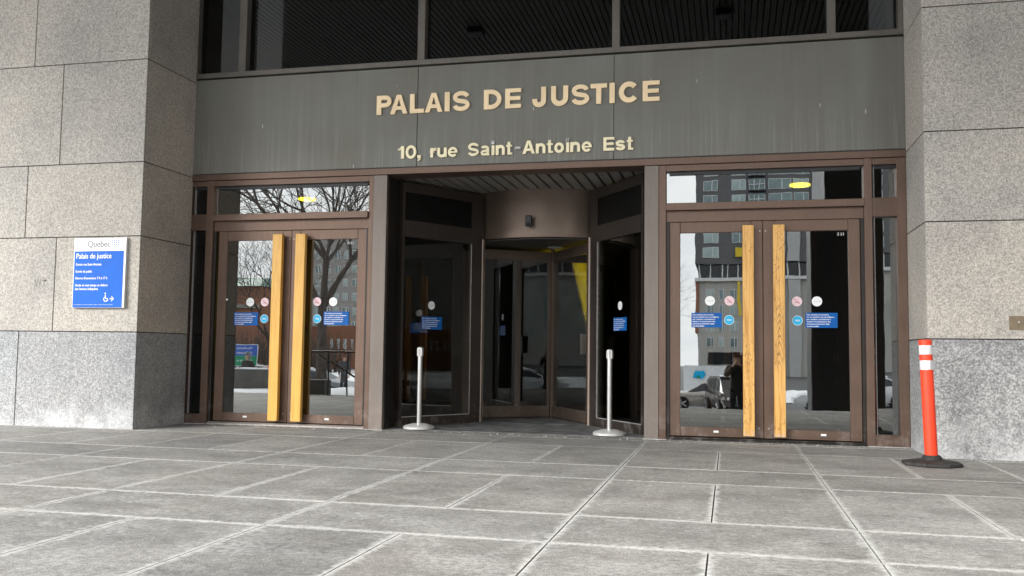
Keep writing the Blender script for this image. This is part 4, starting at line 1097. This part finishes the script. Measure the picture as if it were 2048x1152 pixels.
# cars
def car(loc, rz, label, paint, kind='sedan', group='cars parked across the street'):
    e = empty('parked_car' if kind != 'van' else 'parked_van', label, 'car' if kind != 'van' else 'van', group, loc=loc, rz=rz)
    if kind == 'sedan':
        st = [(-2.35, .35, .62, .62, .72, .5), (-2.25, .25, .88, .90, .84, .62), (-1.7, .22, .98, 1.02, .90, .66), (-1.0, .20, .95, 1.40, .92, .62), (-.2, .20, .93, 1.46, .92, .62), (.45, .20, .92, 1.38, .92, .62), (1.15, .20, .92, .98, .91, .68), (2.0, .24, .80, .82, .86, .62), (2.35, .35, .55, .56, .72, .5)]; wb = 1.42; wr = .34
    elif kind == 'suv':
        st = [(-2.3, .4, .8, .9, .82, .6), (-2.22, .3, 1.05, 1.55, .90, .72), (-1.6, .26, 1.08, 1.72, .94, .74), (.2, .26, 1.08, 1.74, .94, .74), (.75, .26, 1.08, 1.60, .94, .72), (1.25, .26, 1.06, 1.12, .93, .74), (2.1, .30, 1.0, 1.02, .90, .7), (2.3, .42, .72, .74, .82, .6)]; wb = 1.4; wr = .37
    else:
        st = [(-2.6, .4, 1.1, 2.0, .95, .88), (-2.5, .3, 1.15, 2.1, .98, .90), (1.3, .3, 1.15, 2.1, .98, .90), (1.7, .3, 1.12, 1.9, .98, .86), (2.3, .32, 1.1, 1.15, .95, .75), (2.6, .42, .8, .82, .88, .6)]; wb = 1.6; wr = .36
    body = MB(); vs = []
    for (x, zb, zl, zr, wl, wr_) in st:
        vs += [(x, -wl*.92, zb), (x, -wl, (zb+zl)/2), (x, -wl*.95, zl), (x, -wr_, zr), (x, wr_, zr), (x, wl*.95, zl), (x, wl, (zb+zl)/2), (x, wl*.92, zb)]
    fs = []; n = len(st)
    for i in range(n-1):
        for k in range(8): a = i*8+k; b = i*8+(k+1) % 8; fs.append((a, b, b+8, a+8))
    fs += [tuple(range(8)), tuple((n-1)*8+k for k in range(7, -1, -1))]
    body.add(vs, fs, paint); body.build('body', e, True)
    wn_ = MB()
    for i in range(n-1):
        a, b = st[i], st[i+1]
        if a[3]-a[2] < .25 and b[3]-b[2] < .25: continue
        for s in (-1, 1):
            def P(q, f): return (q[0], s*((q[4]*.95)*(1-f)+q[5]*f+.012), q[2]*(1-f)+q[3]*f)
            fa, fb = .12, .86
            A, B_, C_, D_ = P(a, fa), P(b, fa), P(b, fb if b[3]-b[2] > .25 else fa), P(a, fb if a[3]-a[2] > .25 else fa)
            if kind == 'van' and a[0] < 1.2 and label.find('graphic') >= 0: continue
            q = [A, B_]+([C_] if C_ != B_ else [])+([D_] if D_ != A else [])
            wn_.add(q, [tuple(range(len(q)))], 'carglass')
    for i in range(n-1):
        a, b = st[i], st[i+1]
        if abs((b[3]-a[3])/(b[0]-a[0])) > .45 and max(a[3]-a[2], b[3]-b[2]) > .3 and abs(b[0]-a[0]) > .2:
            def T(q, f, s): return (q[0], s*q[5]*.9, q[3]+.012)
            A = Vector((a[0], 0, a[3])); Bq = Vector((b[0], 0, b[3])); l_ = A.lerp(Bq, .1); h_ = A.lerp(Bq, .9); wv = a[5]*.92
            wn_.add([(l_.x, -wv, l_.z+.015), (l_.x, wv, l_.z+.015), (h_.x, wv, h_.z+.015), (h_.x, -wv, h_.z+.015)], [(0, 1, 2, 3)], 'carglass')
    wn_.build('windows', e, False, False)
    for sx in (-1, 1):
        for sy in (-1, 1):
            mb = MB(); yy = sy*(st[2][4]-.06)
            mb.tube((sx*wb, yy-.11, wr), (sx*wb, yy+.11, wr), wr, wr, 24, 'tyre'); w = mb.build('wheel', e, True)
            mb = MB(); yo = yy+sy*.115
            for k in range(5):
                a = R_(72*k); mb.tube((sx*wb, yo, wr), (sx*wb+math.cos(a)*wr*.66, yo, wr+math.sin(a)*wr*.66), .035, .03, 6, 'rim')
            mb.tube((sx*wb, yo-.012, wr), (sx*wb, yo+.008, wr), .07, .07, 12, 'rim'); mb.build('rim', w)
    for sy in (-1, 1):
        mb = MB(); mb.box(st[-1][0]-.12, st[-1][0]+.01, sy*.62-.14, sy*.62+.14, st[-1][2]-.02, st[-1][2]+.12, 'white', .02); mb.build('headlight', e)
        mb = MB(); mb.box(st[0][0]-.01, st[0][0]+.10, sy*.62-.12, sy*.62+.12, st[1][2]-.22, st[1][2]-.08, 'red', .02); mb.build('tail_light', e)
    if kind == 'van':
        for sy in (-1, 1):
            mb = MB(); y_ = sy*.995; mb.prism([(-2.0, 1.35), (-1.4, 1.3), (-1.15, 1.55), (-1.3, 1.8), (-1.9, 1.78)], y_-.004, y_+.004, 'cyan'); mb.prism([(-1.9, 1.36), (-1.5, 1.34), (-1.65, 1.5)], y_-.008, y_+.008, 'green'); mb.build('side_graphic', e)
    mb = MB(); r = st[3]; mb.box(st[3][0], st[4][0], -r[5]*.9, r[5]*.9, max(r[3], st[4][3])-.03, max(r[3], st[4][3])+.05, 'snow', .02); mb.build('roof_snow', e)
    return e
car((-.90, -36, -1.4), math.pi, 'silver sedan parked across the street', 'silver')
car((.15, -33.2, -1.4), R_(78), 'black sport utility car nosing out beside the silver sedan', 'carblack', 'suv')
car((-.2, -47, -1.3), 0, 'white van with blue and green side graphic', 'carwhite', 'van', 'vans')
car((-19.5, -29.5, -1.4), 0, 'grey hatchback behind the planter wall', 'cargrey')
car((-13.2, -33, -1.4), math.pi, 'white snowy sedan beyond the forked tree', 'carwhite')
car((-8.5, -36, -1.4), 0, 'dark grey sedan between the tree and the silver sedan', 'cargrey')
car((-26, -36, -1.4), 0, 'black sedan parked near the road sign', 'carblack')
car((6.3, -36, -1.4), math.pi, 'white sedan right of the black car', 'carwhite')
car((13, -36, -1.4), 0, 'charcoal sedan at the right end of the parked row', 'cargrey')

# people
def skinned(name, pts, edges, mat, parent, sub=1, root=0):
    me = bpy.data.meshes.new(name); me.from_pydata([p[:3] for p in pts], edges, []); me.update()
    o = bpy.data.objects.new(name, me); C.objects.link(o)
    o.modifiers.new('s', 'SKIN'); sv_ = me.skin_vertices[0].data
    for i, p in enumerate(pts): sv_[i].radius = (p[3], p[4] if len(p) > 4 else p[3]); sv_[i].use_root = (i == root)
    ss = o.modifiers.new('u', 'SUBSURF'); ss.levels = sub+1; ss.render_levels = sub+1
    dg = bpy.context.evaluated_depsgraph_get(); ev = o.evaluated_get(dg)
    nm = bpy.data.meshes.new_from_object(ev); bpy.data.objects.remove(o)
    nm.materials.clear(); nm.materials.append(M[mat])
    for p in nm.polygons: p.use_smooth = True
    q = bpy.data.objects.new(name, nm); C.objects.link(q); q.parent = parent
    return q
def person(loc, rz, label, coat, hair, height=1.7, pose='stand', long=False):
    e = empty('person', label, 'person', loc=loc, rz=rz); k = height/1.7; e.scale = (k, k, k)
    # faces -y locally; z up
    if pose == 'photo': hands = [(-.05, -.36, 1.52), (.07, -.36, 1.50)]; elb = [(-.25, -.14, 1.22), (.25, -.14, 1.22)]
    else: hands = [(-.24, -.06, .80), (.24, -.06, .80)]; elb = [(-.26, .03, 1.08), (.26, .03, 1.08)]
    sh = [(-.19, 0, 1.40), (.19, 0, 1.40)]
    pts = [(0, 0, .95, .13, .10), (0, 0, 1.15, .13, .10), (0, 0, 1.36, .14, .10), (0, .0, 1.46, .055), (0, -.01, 1.53, .058), (0, -.02, 1.60, .085, .10), (0, -.01, 1.67, .07, .085)]
    ed = [(0, 1), (1, 2), (2, 3), (3, 4), (4, 5), (5, 6)]
    for s in (0, 1):
        b = len(pts); h = Vector(hands[s]); el_ = Vector(elb[s]); d = (h-el_).normalized()
        pts += [(*sh[s], .06), (*el_, .042), (*h, .028)]
        ed += [(2, b), (b, b+1), (b+1, b+2)]
        sd_ = 1 if s else -1
        # palm and five fingers
        c = h+d*.05; pts.append((*c, .030, .018)); ed.append((b+2, b+3))
        a = d.cross(Vector((0, 1, 0)) if pose != 'photo' else Vector((1, 0, 0))).normalized()
        for j, (off, ln) in enumerate(((-.027, .06), (-.009, .072), (.009, .068), (.027, .055))):
            q = len(pts); p0 = c+a*off+d*.015; pts += [(*p0, .010), (*(p0+d*ln*.55), .0085), (*(p0+d*ln+Vector((0, -.012, 0))), .007)]
            ed += [(b+3, q), (q, q+1), (q+1, q+2)]
        q = len(pts); p0 = h+d*.02-a*.03; pts += [(*p0, .011), (*(p0+d*.035-a*.018), .009)]; ed += [(b+2, q), (q, q+1)]
    for s in (-1, 1):
        b = len(pts); pts += [(s*.09, 0, .88, .085), (s*.10, -.01, .48, .058), (s*.10, .01, .09, .042), (s*.11, -.13, .04, .04)]; ed += [(0, b), (b, b+1), (b+1, b+2), (b+2, b+3)]
    skinned('body', pts, ed, 'skin', e)
    lo = .45 if long else .78
    cp = [(0, 0, .98, .19, .15), (0, 0, 1.2, .18, .145), (0, 0, 1.38, .18, .13), (0, .01, 1.475, .085), (0, 0, lo, .21, .17)]; ce = [(0, 1), (1, 2), (2, 3), (0, 4)]
    for s in (0, 1):
        b = len(cp); cp += [(*sh[s], .09), (*elb[s], .068), (*(Vector(elb[s]).lerp(Vector(hands[s]), .86)), .05)]; ce += [(2, b), (b, b+1), (b+1, b+2)]
    skinned('coat', cp, ce, coat, e)
    tp = [(0, 0, .92, .14, .12)]; te = []
    for s in (-1, 1):
        b = len(tp); tp += [(s*.095, 0, .84, .10), (s*.10, -.01, .48, .078), (s*.10, .01, .10, .062), (s*.11, -.12, .045, .05)]; te += [(0, b), (b, b+1), (b+1, b+2), (b+2, b+3)]
    skinned('trousers', tp, te, 'trouser', e)
    hp = [(0, .02, 1.66, .098, .105), (0, .0, 1.72, .075, .085), (0, .06, 1.58, .085, .06)]
    he = [(0, 1), (0, 2)]
    if hair != 'hat': hp.append((0, .075, 1.46, .085, .05)); he.append((2, 3))
    skinned('hat' if hair == 'hat' else 'hair', hp, he, hair, e)
    # face
    mb = MB()
    for s in (-1, 1): mb.lathe([(.011, -.004), (.008, .004)], s*.034, 0, 10, 'black'); 
    mb.v = [(x, -.118, 1.605+y) for x, y, z in mb.v]
    mb.box(-.012, .012, -.14, -.11, 1.565, 1.595, 'skin', .005); mb.box(-.024, .024, -.112, -.105, 1.538, 1.546, 'red', .002)
    mb.build('face', e)
    return e
ph = person((.17, -11.42, -.60), math.pi, 'auburn haired photographer in a dark coat raising a phone', 'coat_dark', 'hair_red', 1.70, 'photo')
person((-17.2, -28, -1.0), R_(160), 'woman in a long charcoal coat with dark hair waiting by the steps', 'coat_grey', 'hair_red', 1.68, 'stand', True)
person((-16.2, -17.6, -.82), R_(190), 'person in a grey knitted hat behind the planter wall', 'coat_dark', 'hat', 1.6)
